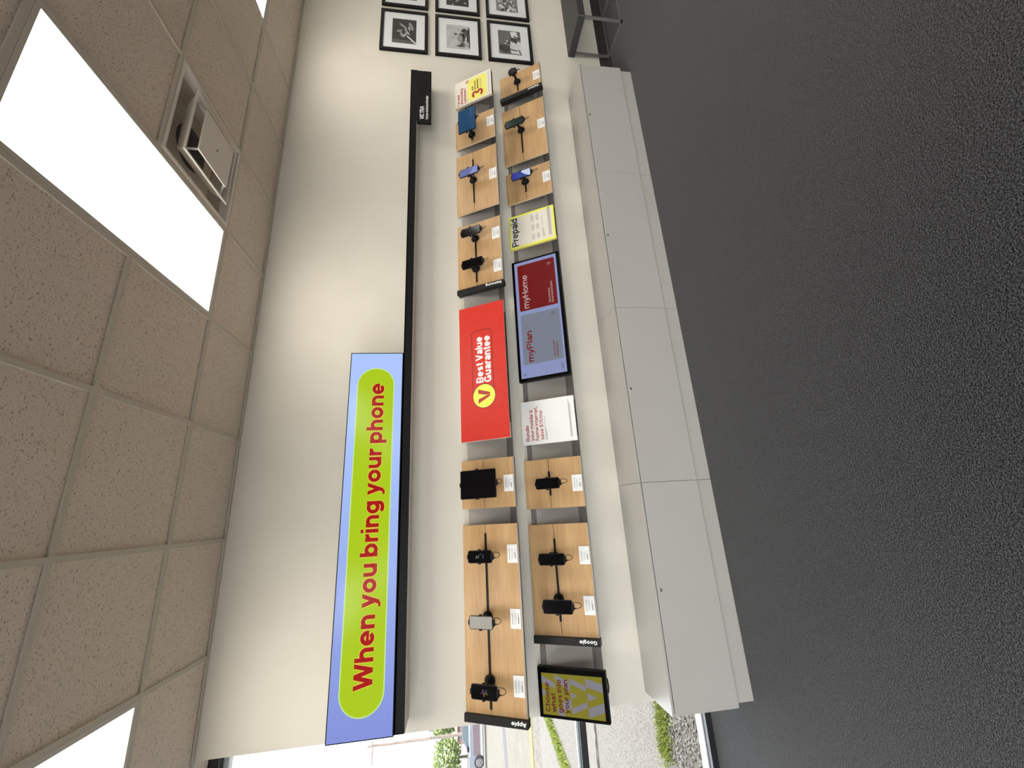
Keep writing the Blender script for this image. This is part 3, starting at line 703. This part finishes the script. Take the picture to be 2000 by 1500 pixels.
def art_lavender(d, w, h):
    m1 = screen('phone_lavender', (140, 146, 200), .95); m2 = screen('phone_lavender_dark', (112, 118, 172), .95)
    MB().poly([(-w/2+.002, -h/2+.003), (w/2-.002, -h/2+.003), (w/2-.002, h*.02), (-w/2+.002, -h*.06)], .0008, .001).build('picture_or_glint', m1, d)
    MB().poly([(-w/2+.002, -h*.06), (w/2-.002, h*.02), (w/2-.002, -h*.3)], .0011, .0013).build('picture_or_glint', m2, d)
def art_wave(d, w, h):
    m = screen('phone_white_wave', (205, 212, 235), .95); n = 14
    pts = [(-w/2+.001, -h/2+.002), (w/2-.001, -h/2+.002), (w/2-.001, .0)] + [(w/2-.001-(w-.002)*k/n, .0-(h*.40)*(k/n)**1.7) for k in range(1, n+1)]
    MB().poly(pts, .0008, .001).build('picture_or_glint', m, d)
    m = screen('phone_violet_top', (62, 56, 165), .85); MB().poly([(-w/2+.001, h/2-.002), (-w/2+.001, h/2-.035), (w/2-.001, h/2-.035), (w/2-.001, h/2-.002)], .0008, .001).build('picture_or_glint', m, d)
def art_tablet(d, w, h):
    m = screen('tablet_dark_blue', (10, 52, 98), .9); mb = MB()
    for k in range(3): mb.box(-w/2+.024, -w/2+.112, .012-.020*k, .0165-.020*k, .0008, .001)
    ring(mb, [(.062+.040*math.cos(a), .005+.040*math.sin(a)) for a in [k*2*PI/30 for k in range(30)]], .008, .0008, .001)
    mb.build('picture_or_glint', m, d)
    m2 = screen('tablet_mid_blue', (24, 90, 145), .9); MB().box(w/2-.112, w/2-.018, -.045, -.034, .0008, .001).build('picture_or_glint', m2, d)
def art_small(d, w, h):
    MB().box(-.014, .014, -.012, .012, .0008, .001).build('picture_or_glint', screen('hotspot_display', (62, 60, 60), .8), d)
    mb = MB(); mb.lathe([(.0035, .0008), (.0035, .0012)], 0, -.022, 12); mb.build('button', M['ink'], d)
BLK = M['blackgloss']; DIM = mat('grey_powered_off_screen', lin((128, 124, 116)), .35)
DEV = [ # name,row,X,Xd,w0,w1,width,off,label,cat,screen,art,side,loop
 ('phone', 0, -.857, -.847, .102, .260, .072, .130, 'black phone showing a colourful blossom picture, nearest the window on the upper row', 'phone', BLK, art_blossom([(150, 70, 90), (120, 60, 110), (180, 130, 70), (130, 140, 70), (60, 90, 130)]), 1, .9),
 ('phone', 0, -.525, -.521, .092, .242, .070, .115, 'phone with a plain grey screen, middle of three on the longest board', 'phone', DIM, art_painted_glints, 1, .9),
 ('phone', 0, -.178, -.178, .085, .243, .071, .100, 'black phone showing a thin pale arc, right of the grey-screened phone', 'phone', BLK, art_arc([(120, 125, 190), (120, 110, 130), (150, 160, 130)]), 1, 1.0),
 ('tablet', 0, .248, .248, .042, .289, .177, .100, 'large black portrait tablet on the upper row', 'tablet', BLK, None, 1, .6),
 ('phone', 0, 1.872, 1.872, .080, .252, .076, .088, 'black phone closer to the red sign of the two sharing a board', 'phone', BLK, None, 1, .8),
 ('phone', 0, 2.160, 2.147, .078, .243, .074, .088, 'black phone with a pale lower screen corner, farther from the red sign', 'phone', BLK, None, 1, .8),
 ('phone', 0, 2.728, 2.722, .079, .250, .076, .100, 'phone lit plain lavender-blue on the upper row', 'phone', screen('phone_slate_blue', (104, 112, 160), .95), art_lavender, 1, .9),
 ('tablet', 0, 3.257, 3.212, .090, .252, .250, .120, 'landscape tablet lit deep blue, left of the cream sign', 'tablet', screen('tablet_blue', (20, 72, 108), .85), art_tablet, 1, .3),
 ('phone', 1, -.476, -.459, .107, .286, .075, .130, 'wide black phone nearest the window on the lower row', 'phone', BLK, None, 1, 1.1),
 ('phone', 1, -.222, -.222, .092, .256, .068, .100, 'black phone on the lower row below the arc-lit phone', 'phone', BLK, None, 1, .9),
 ('phone', 1, .230, .235, .106, .265, .069, .100, 'black phone alone on its board, left of the Bundle sign', 'phone', BLK, None, 1, 1.0),
 ('phone', 1, 2.731, 2.731, .085, .254, .076, .098, 'phone lit blue with a white lower corner, right of the Prepaid sign', 'phone', screen('phone_royal_blue', (58, 78, 150), .85), art_wave, 1, 1.3),
 ('phone', 1, 3.310, 3.303, .056, .228, .080, .098, 'phone lit dark green on the wide lower board', 'phone', screen('phone_dark_green', (30, 44, 40), .9), None, 1, 1.0),
 ('hotspot', 1, 3.898, 3.892, .130, .196, .074, .110, 'small square black hotspot at the far right end of the lower row', 'hotspot', M['blackplastic'], art_small, 1, .7),
]
for n, row, X, Xd, w0, w1, wd, off, lab, cat, scr, art, side, loop in DEV:
    device(n, row, X, w0, w1, wd, off, lab, cat, scr, art, rad=.012 if n == 'phone' else .008)
    stand(row, X, Xd, w0, w1, wd, off, 'black clamp stand holding the ' + ' '.join(lab.replace(',', '').split()[:11]), side, loop)
# pale reflection patch is a lit corner of the screen itself
SLV = mat('silver_phone_frame', (.55, .55, .55), .3, .8)
for i, (row, X, what, cl) in enumerate([(0, -.861, 'under the blossom-picture phone', 0), (0, -.525, 'under the grey-screened phone', 0), (0, -.173, 'under the phone with the pale arc', 0), (0, .247, 'under the large black tablet', 0),
        (0, 1.855, 'under the phone closer to the red sign', 0), (0, 2.147, 'with a folded corner, on the two-phone board right of the red sign', 1), (0, 2.727, 'under the lavender-lit phone', 0), (0, 3.296, 'under the blue-lit landscape tablet', 0),
        (1, -.490, 'under the wide phone nearest the window on the lower row', 0), (1, -.211, 'on the lower row under the phone below the arc-lit phone', 0), (1, .226, 'left of the Bundle sign', 0),
        (1, 2.722, 'with a folded corner, right of the Prepaid sign', 1), (1, 3.301, 'under the dark green-lit phone', 0), (1, 3.886, 'under the small hotspot', 0)]):
    card(row, X, 'white price card ' + what, 100+i, cl)

# ------------------------------------------------------------------ storage cabinets
XS = (-1.038, .200, 1.436, 2.672, 3.885)
cl = ('grey laminate cabinet nearest the window', 'grey laminate cabinet, second from the window', 'grey laminate cabinet, third from the window', 'grey laminate cabinet at the far right, beside the bench')
for i in range(4):
    a, b = XS[i], XS[i+1]; w = b-a; gp = .0012
    t = thing('low_cabinet', (a, 0, 0), cl[i]+', low against the wall', 'cabinet', 'low grey cabinets along the wall')
    MB().box(gp, w-gp, -.318, -.003, .096, .481).build('carcass', M['cab'], t)
    MB().box(gp, w-gp, -.337, -.003, .4825, .4965, .0008).build('top_panel', M['cab'], t)
    MB().box(gp*2, w-gp*2, -.3185, -.3165, .4, .4822).build('shadow_gap', M['gap'], t)
    d = MB().box(gp, w-gp, -.337, -.3186, .100, .4775, .001).build('door', M['cab'], t)
    MB().lathe([(.0085, 0), (.0085, .003), (.006, .004)], mtx=Matrix.Translation((w/2, -.337, .458)) @ Matrix.Rotation(PI/2, 4, 'X'), seg=16).build('lock', M['steel'], d)
    MB().box((.022 if i == 0 else gp), (w-.028 if i == 3 else w-gp), -.330, -.004, 0, .0955, .0008).build('plinth', M['cab'], t)

# ------------------------------------------------------------------ bench
t = thing('bench', (4.475, 0, 0), 'charcoal padded bench on grey square-tube legs, beyond the cabinets', 'bench')
MB().box(0, 1.7, -.372, -.002, .372, .441, .006).build('seat_pad', M['bench_fab'], t)
MB().tube([(.003, -.3725, .44), (.003, -.3725, .374)], .002).build('seam', M['bench_leg'], t)
mb = MB(); q = .019
for x in (.006, .585, 1.66):
    for y in (-.366, -.045):
        MB().box(x, x+q, y, y+q, 0, .371).build('leg', M['bench_leg'], t)
    mb.box(x, x+q, -.366+q, -.045, 0, q); 
mb.box(.006, 1.68, -.366, -.366+q, .0005, q-.0005); mb.box(.006, 1.68, -.045, -.045+q, .0005, q-.0005)
mb.build('floor_rail', M['bench_leg'], t)

# ------------------------------------------------------------------ framed pictures
M['pf'] = mat('black_picture_frame', (.006, .006, .007), .4, spec=.2)
def grey(v): 
    k = 'g%d' % v
    if k not in M: M[k] = noisy('print_grey_%d' % v, tuple([lin((v, v, v))[0]*.85]*3), tuple([min(1, lin((v, v, v))[0]*1.15)]*3), 45, .6)
    return M[k]
def picture(x0, z0, label, art, base):
    t = thing('picture_frame', (x0, 0, z0), label, 'framed picture', 'framed black and white photographs')
    w, h = .563, .450
    MB().frame(0, w, 0, h, .030, 0.001, .022).build('frame', M['pf'], t, rot=RX)
    MB().box(.006, w-.006, .006, h-.006, .002, .008).build('backing', M['blackink'], t, rot=RX)
    MB().frame(.029, w-.029, .029, h-.029, .082, .0085, .0115).build('mount', M['picmat'], t, rot=RX)
    MB().box(.10, w-.10, .10, h-.10, .0082, .0092).build('print', grey(base), t, rot=RX)
    # local print coords 0..1 over the visible print area
    px, pz, pw, ph = .111, .111, w-.222, h-.222
    for k, (v, pl) in enumerate(art):
        mb = MB()
        for P in pl: mb.poly([(px+u*pw, pz+q_*ph) for u, q_ in P], .0093+.0002*k, .0095+.0002*k)
        mb.build('print_shape', grey(v), t, rot=RX)
def ell(cx, cy, rx, ry, a=0, n=14):
    return [(cx+rx*math.cos(b)*math.cos(a)-ry*math.sin(b)*math.sin(a), cy+rx*math.cos(b)*math.sin(a)+ry*math.sin(b)*math.cos(a)) for b in [k*2*PI/n for k in range(n)]]
A1 = [(95, [[(0, 0), (.12, 0), (.16, 1), (0, 1)]]), (150, [ell(.72, .22, .18, .07, .5), ell(.60, .45, .13, .05, .4), ell(.74, .60, .12, .04, 1.0), ell(.42, .42, .10, .05, -.2), ell(.35, .60, .12, .05, .6), ell(.50, .70, .05, .12, .2)]),
      (185, [ell(.44, .34, .10, .03, .7), ell(.33, .50, .06, .04), ell(.62, .30, .10, .03, .3)]), (235, [[(.02, .03), (.06, .0), (.34, .38), (.30, .40)]])]
A2 = [(205, [[(0, .1), (1, .16), (1, .2), (0, .14)], [(.3, .98), (.78, .86), (.80, .9), (.32, 1)]]), (95, [ell(.50, .34, .20, .13, .3), ell(.62, .22, .26, .10, -.6), ell(.62, .62, .045, .08), ell(.14, .45, .05, .12), ell(.20, .30, .10, .14)]),
      (150, [ell(.45, .44, .14, .13)]), (60, [ell(.80, .26, .07, .12, .5), [(.05, 0), (.95, 0), (.8, .12), (.3, .14)]]), (175, [ell(.22, .14, .12, .10)])]
A3 = [(215, [[(.05, 0), (.55, 0), (.60, .44), (.30, .5), (.05, .45)]]), (70, [[(.08, .52), (.36, .50), (.40, .78), (.2, .98), (.06, .8)], [(.48, .16), (.78, .20), (.74, .46), (.56, .46)], ell(.3, .9, .1, .08), [(.0, .02), (.04, .0), (.22, .1), (.2, .14)]]),
      (225, [[(.70, .1), (.98, .18), (.96, .46), (.72, .4)]]), (190, [ell(.55, .62, .05, .05), ell(.45, .70, .04, .04), ell(.52, .40, .05, .03)]), (40, [ell(.50, .55, .05, .04), [(.66, .02), (.7, 0), (.8, .3), (.76, .32)], [(.2, .5), (.24, .5), (.2, .2), (.16, .2)]])]
rnd = random.Random(3)
def scatter(n, vals, y1=1.0):
    return [(v, [ell(rnd.uniform(.05, .95), rnd.uniform(.05, .95*y1), rnd.uniform(.03, .09), rnd.uniform(.02, .07), rnd.uniform(0, 3), 8) for _ in range(n)]) for v in vals]
C1, C2 = 4.303, 4.928; R = (1.851, 1.330, .815)
picture(C1, R[0], 'framed dark photo with pale petal shapes and a white stick, top of the nearer column', A1, 62)
picture(C1, R[1], 'framed pale photo of crouching figures, middle of the nearer column', A2, 190)
picture(C1, R[2], 'framed photo of figures in a bright yard, bottom of the nearer column', A3, 110)
picture(C2, R[0], 'framed photo mostly cut off by the photo edge, top of the farther column', scatter(10, (150, 90)), 120)
picture(C2, R[1], 'framed dark photo, middle of the farther column', scatter(10, (130, 60, 170)), 62)
picture(C2, R[2], 'framed speckled grey photo, bottom of the farther column', scatter(26, (60, 190, 100, 220)), 135)

# ------------------------------------------------------------------ outside
G = -.12
M['aggregate'] = noisy('exposed_aggregate', (0.033, 0.029, 0.023), (0.092, 0.083, 0.072), 70, .9, 6, .6, 90, lo=.36, hi=.56)
M['street'] = noisy('pale_street', (0.056, 0.048, 0.036), (0.086, 0.075, 0.060), 1.6, .9, 6, vec=(1, 5, 1), lo=.3, hi=.7)
M['gravelm'] = noisy('gravel_stone', (0.077, 0.072, 0.065), (0.114, 0.108, 0.097), 14, .85)
M['gravelbed'] = noisy('gravel_bed', (0.027, 0.022, 0.017), (0.077, 0.068, 0.058), 70, .95)
M['grass'] = noisy('grass_blades', (0.089, 0.119, 0.015), (0.162, 0.183, 0.038), 30, .8)
M['soil'] = noisy('soil', (0.038, 0.034, 0.017), (0.061, 0.061, 0.027), 25, .95)
M['concrete'] = noisy('pale_concrete', (0.071, 0.063, 0.054), (0.084, 0.077, 0.067), 8, .9, bump=.3)
M['roughc'] = noisy('broken_concrete', (0.034, 0.028, 0.021), (0.095, 0.084, 0.070), 22, .95, 6, .8, lo=.35, hi=.6)
M['paint_y'] = noisy('yellow_paint', (0.123, 0.082, 0.016), (0.106, 0.075, 0.024), 9, .8)
M['wood_pole'] = noisy('weathered_pole', (.13, .10, .085), (.20, .16, .135), 12, .9, vec=(1, 1, .1))
M['wire'] = mat('wire', (.12, .12, .13), .6)
def slab(name, pts, z0, z1, m): return struct(MB().poly(pts, z0, z1).build(name, m))
struct(MB().box(-260, 160, 28.4, 420, G-.12, G-.02).build('ground', M['concrete']))
slab('trim_1', [(-60, 9.15), (40, 9.15), (40, 29.5), (-60, 29.5)], G-.11, G-.012, M['street'])
slab('trim_2', [(-30, .28), (20, .28), (20, 9.2), (-30, 9.2)], G-.10, G-.004, M['aggregate'])
slab('trim_3', [(-30, 8.83), (20, 8.83), (20, 9.25), (-30, 9.25)], G-.05, G+.012, M['paint_y'])
slab('trim_4', [(-30, 7.75), (20, 7.75), (20, 8.80), (-30, 8.80)], G-.05, G+.004, M['roughc'])
slab('trim_5', [(-30, 5.6), (-4.3, 5.7), (-4.0, 7.0), (-3.0, 7.7), (20, 7.7), (20, 7.8), (-30, 7.8)], G-.05, G+.002, M['concrete'])
slab('trim_6', [(-30, 3.25), (-2.62, 3.33), (20, 3.5), (20, 3.85), (-2.7, 3.72), (-30, 3.7)], G-.05, G+.006, M['concrete'])
slab('trim_7', [(-60, 28.6), (60, 28.6), (60, 30.2), (-60, 30.2)], G-.05, G+.10, M['concrete'])
slab('trim_8', [(-30, .28), (-1.2, .28), (20, .28), (20, 1.10), (-30, 1.10)], G-.05, G+.004, M['gravelbed'])
slab('added_ground_front', [(-30, -40), (30, -40), (30, YF-.34), (-30, YF-.34)], G-.10, G-.004, M['concrete'])  # unseen paving, added to block sky light from below the front
slab('added_ground_left', [(-30, YF-.34), (XL0-.34, YF-.34), (XL0-.34, .28), (-30, .28)], G-.10, G-.004, M['concrete'])  # added unseen ground, stops light rising through the left glazing
# crack lines in the near sidewalk
mb = MB(); rr = random.Random(5)
x, y = -2.2, 3.32
pts = []
while x > -5: pts.append((x, y, G+.004)); x -= .07; y += rr.uniform(-.018, .014)
mb.tube(pts, [rr.uniform(.006, .022) for _ in pts], 5)
tag(mb.build('sidewalk_crack', M['gap']), 'dark ragged crack along the sunlit sidewalk strip outside', 'crack')
# tar seam in the street
mb = MB(); mb.poly([(-9.6, 15.2), (-8.2, 15.5), (-7.0, 16.9), (-6.9, 17.9), (-8.4, 17.0), (-9.9, 15.9)], G-.012, G-.006)
tag(mb.build('tar_patch', mat('tar', (.085, .08, .088), 1, spec=0)), 'small grey tar patch on the street outside', 'patch')
# stones
def blob(mb, c, r, rr, n=6):
    b = bmesh.new(); bmesh.ops.create_icosphere(b, subdivisions=1, radius=1)
    R_ = Euler((rr.uniform(0, 3), rr.uniform(0, 3), rr.uniform(0, 3))).to_matrix().to_4x4()
    for v in b.verts: v.co *= 1+rr.uniform(-.2, .2)
    mb._merge(b, Matrix.Translation(c) @ R_ @ Matrix.Diagonal((r*rr.uniform(.7, 1.4), r*rr.uniform(.6, 1), r*rr.uniform(.4, .7), 1)))
mb = MB(); rr = random.Random(11)
for _ in range(2600):
    blob(mb, (rr.uniform(-2.7, -1.05), rr.uniform(.29, 1.12), G+.008), rr.uniform(.007, .019), rr)
tag(mb.build('gravel', M['gravelm']), 'pale crushed gravel along the foot of the window outside', 'gravel', kind='stuff')
def blades(name, label, n, area, hmin, hmax, wd, seed):
    mb = MB(); rr = random.Random(seed)
    for _ in range(n):
        x, y = area(rr); h = rr.uniform(hmin, hmax); a = rr.uniform(0, 2*PI); w = wd*rr.uniform(.6, 1.3); lx, ly = rr.uniform(-.7, .7)*h, rr.uniform(-.7, .7)*h
        dx, dy = math.cos(a)*w, math.sin(a)*w
        mb.face([(x-dx, y-dy, G), (x+dx, y+dy, G), (x+lx*.5+dx*.7, y+ly*.5+dy*.7, G+h*.7), (x+lx, y+ly, G+h)])
    return tag(mb.build(name, M['grass']), label, 'grass', kind='stuff')
blades('grass', 'narrow bright green grass strip between gravel and sidewalk outside the window', 5200, lambda r: (lambda x: (x, 1.20+.11*math.sin(x*5)*.3+r.gauss(0, .055)))(r.uniform(-2.0 if r.random() < .85 else -3.2, -.9)), .015, .06, .0035, 21)
def diag(r):
    t_ = r.random(); x = -3.9-.9*t_ if False else None
    # strip running away from the window, bending along the sidewalk edge
    u = r.uniform(0, 1)
    x = -3.75-.40*u + r.gauss(0, .03); y = 7.6-3.2*u + r.gauss(0, .17)
    return x, y
slab('trim_9', [(-4.02, 4.3), (-4.32, 4.4), (-4.15, 5.6), (-4.1, 7.4), (-3.8, 7.8), (-3.5, 7.7), (-3.78, 6.4), (-3.85, 5.0)], G-.05, G+.001, M['soil'])
blades('grass', 'green grass strip crossing the pavement further out, seen above the window bar', 9000, lambda r: (lambda u: (-3.72-.42*u+r.gauss(0, .07), 7.7-3.4*u+r.gauss(0, .10)))(r.uniform(0, 1)), .02, .065, .009, 22)

# ---- far things; positions scaled about the camera so that they stand at their true distance
def far(X60, Z60, Y):
    k = (Y-CY)/(60-CY); return CX+(X60-CX)*k, CZ+(Z60-CZ)*k
# car
M['carbody'] = mat('blue_grey_car_paint', (.125, .135, .16), .5, .1); M['carglass'] = mat('car_glass', (.05, .075, .08), .25)
M['hub'] = mat('grey_hubcap', (.10, .09, .09), .6)
M['carlow'] = mat('car_lower_panel', (0.092, 0.055, 0.063), .45)
car = thing('car', (-16.25, 31.7, G), 'blue-grey car parked across the street, seen through the window', 'car')
P3 = Matrix(((1, 0, 0, 0), (0, 0, 1, 0), (0, 1, 0, 0), (0, 0, 0, 1)))
def side(pts, y0, y1): 
    m_ = MB(); m_.poly(pts, y0, y1, P3); return m_
side([(-.95, .30), (-.90, .75), (-.55, .98), (.62, 1.06), (1.35, 1.50), (3.3, 1.55), (3.9, 1.10), (4.2, 1.0), (4.25, .35), (3.8, .22), (-.5, .22)], 0, 1.75).build('body', M['carbody'], car)
side([(.78, 1.08), (1.40, 1.45), (2.20, 1.48), (2.20, 1.08)], -.012, 0).build('window', M['carglass'], car)
side([(2.28, 1.08), (2.28, 1.48), (3.2, 1.49), (3.65, 1.10)], -.012, 0).build('window', M['carglass'], car)
side([(.36, .30), (.36, .72), (2.6, .75), (2.6, .30)], -.010, 0).build('door_panel', M['carlow'], car)
side([(.36, .95), (.36, 1.0), (3.9, 1.02), (3.9, .97)], -.03, 0).build('side_moulding', M['alu'], car)
MB().box(.70, .92, -.20, 0, 1.02, 1.17, .02).build('mirror', M['black'], car)
for wx in (0, 2.75):
    w = MB().lathe([(.34, 0), (.35, .03), (.35, .20), (.34, .23)], mtx=Matrix.Translation((wx, .12, .34)) @ Matrix.Rotation(PI/2, 4, 'X'), seg=28).build('wheel', M['rubber'], car)
    MB().lathe([(.24, 0), (.24, .012), (.16, .03), (.10, .02), (.06, .04)], mtx=Matrix.Translation((wx, -.112, .34)) @ Matrix.Rotation(PI/2, 4, 'X'), seg=24).build('hubcap', M['hub'], w)
# utility pole
px, pz = far(-26.53, 12.4, 56)
pole = thing('utility_pole', (px, 56, G), 'wooden utility pole with a crossarm and wires beyond the street', 'utility pole')
MB().tube([(0, 0, -.05), (0, 0, 12.1)], [.19, .13], 12).build('pole', M['wood_pole'], pole)
MB().box(-1.75, .55, -.10, 0, 11.45, 11.60).tube([(-.05, -.06, 10.5), (-.9, -.06, 11.45)], .03, 6).build('crossarm', M['wood_pole'], pole)
MB().tube([(.0, -.05, 5.0), (.35, -.1, 5.0), (.75, -.1, 5.15)], .05, 6).box(.65, .85, -.15, -.02, 4.7, 5.2).build('lamp_bracket', M['wire'], pole)
for k, z in enumerate((5.9, 8.0, 9.0, 11.7, 16.2)):
    pts = []
    for u in range(13): 
        s_ = u/12; pts.append((px-(26*s_), 56-8*s_, G+z+ (1.5 if k else .9)*s_ - 1.2*s_*(1-s_)*1.2))
    if k == 4: pts = [(px+.8+(-26)*u/12, 50, 16.6+.6*u/12) for u in range(13)]
    tag(MB().tube(pts, .022, 5).build('overhead_wire', M['wire']), 'thin overhead wire, %s of those running left from the utility pole' % ('lowest', 'second lowest', 'middle', 'second highest', 'highest')[k], 'wire', 'overhead wires')
# trees
M['leaf'] = noisy('leaves', (0.15, 0.20, 0.06), (0.28, 0.33, 0.14), 4, .8); M['bark'] = mat('bark', (0.080, 0.060, 0.045), .9)
def tree(X60, z60a, z60b, rx, Y, label, seed):
    rr = random.Random(seed); x, zt = far(X60, z60b, Y); _, zb = far(X60, z60a, Y)
    t = thing('tree', (x, Y, G), label, 'tree', 'trees beyond the street'); mb = MB(); h = (zt-zb)/2; zc = (zt+zb)/2-G
    for _ in range(3600):
        v = Vector((rr.gauss(0, 1), rr.gauss(0, 1), rr.gauss(0, 1))).normalized()*rr.uniform(.45, 1)**.6
        lump = 1+.25*noise.noise(v*2.3+Vector((seed, 0, 0)))
        p = Vector((v.x*rx*lump, v.y*rx*lump, zc+v.z*h*lump)); s_ = rr.uniform(.12, .28)
        a = Vector((rr.uniform(-1, 1), rr.uniform(-1, 1), rr.uniform(-1, 1))).normalized(); b = a.cross(Vector((rr.uniform(-1, 1), rr.uniform(-1, 1), 1))).normalized()
        mb.face([p+a*s_, p+b*s_, p-a*s_, p-b*s_])
    mb.build('foliage', M['leaf'], t)
    MB().tube([(0, 0, 0), (.1, 0, zc*.5), (0, 0, zc)], [.25, .2, .12], 8).build('trunk', M['bark'], t)
tree(-28.9, 1.2, 4.9, 3.9, 95, 'leafy green tree beyond the car, left of the utility pole', 4)
tree(-25.1, 2.0, 5.0, 2.2, 88, 'leafy green tree behind the utility pole, next to the display wall edge', 9)
# house
k = (110-CY)/(60-CY)
def fp(X60, Z60): x, z = far(X60, Z60, 110); return x, z
M['brick'] = noisy('pink_brick', (0.193, 0.113, 0.092), (0.235, 0.160, 0.134), 6, .9); M['roofp'] = noisy('faded_pink_shingles', (0.210, 0.160, 0.143), (0.252, 0.197, 0.181), 2, .9)
hx0, ze = fp(-27.9, 1.75); hx1, zr = fp(-22.0, 2.88)
hs = thing('house', (hx0, 110, G), 'pink-roofed brick house far beyond the street', 'house')
MB().box(.4, hx1-hx0-.4, .4, 9.6, 0, ze-G).build('wall', M['brick'], hs)
mb = MB(); w_ = hx1-hx0; r0 = zr-G; e0 = ze-G
V = [(-.2, 0, e0), (w_+.2, 0, e0), (w_+.2, 10, e0), (-.2, 10, e0), (3.2, 5, r0), (w_-3.2, 5, r0)]
for f in ((0, 1, 5, 4), (1, 2, 5), (2, 3, 4, 5), (3, 0, 4), (3, 2, 1, 0)): mb.face([V[i] for i in f])
mb.build('roof', M['roofp'], hs)
MB().box(-.2, w_+.2, -.08, 0, e0-.18, e0).build('gutter', M['bark'], hs)
for i in range(3): MB().box(1.5+i*3.2, 2.6+i*3.2, .36, .4, .9, e0-.3).build('window', M['carglass'], hs)
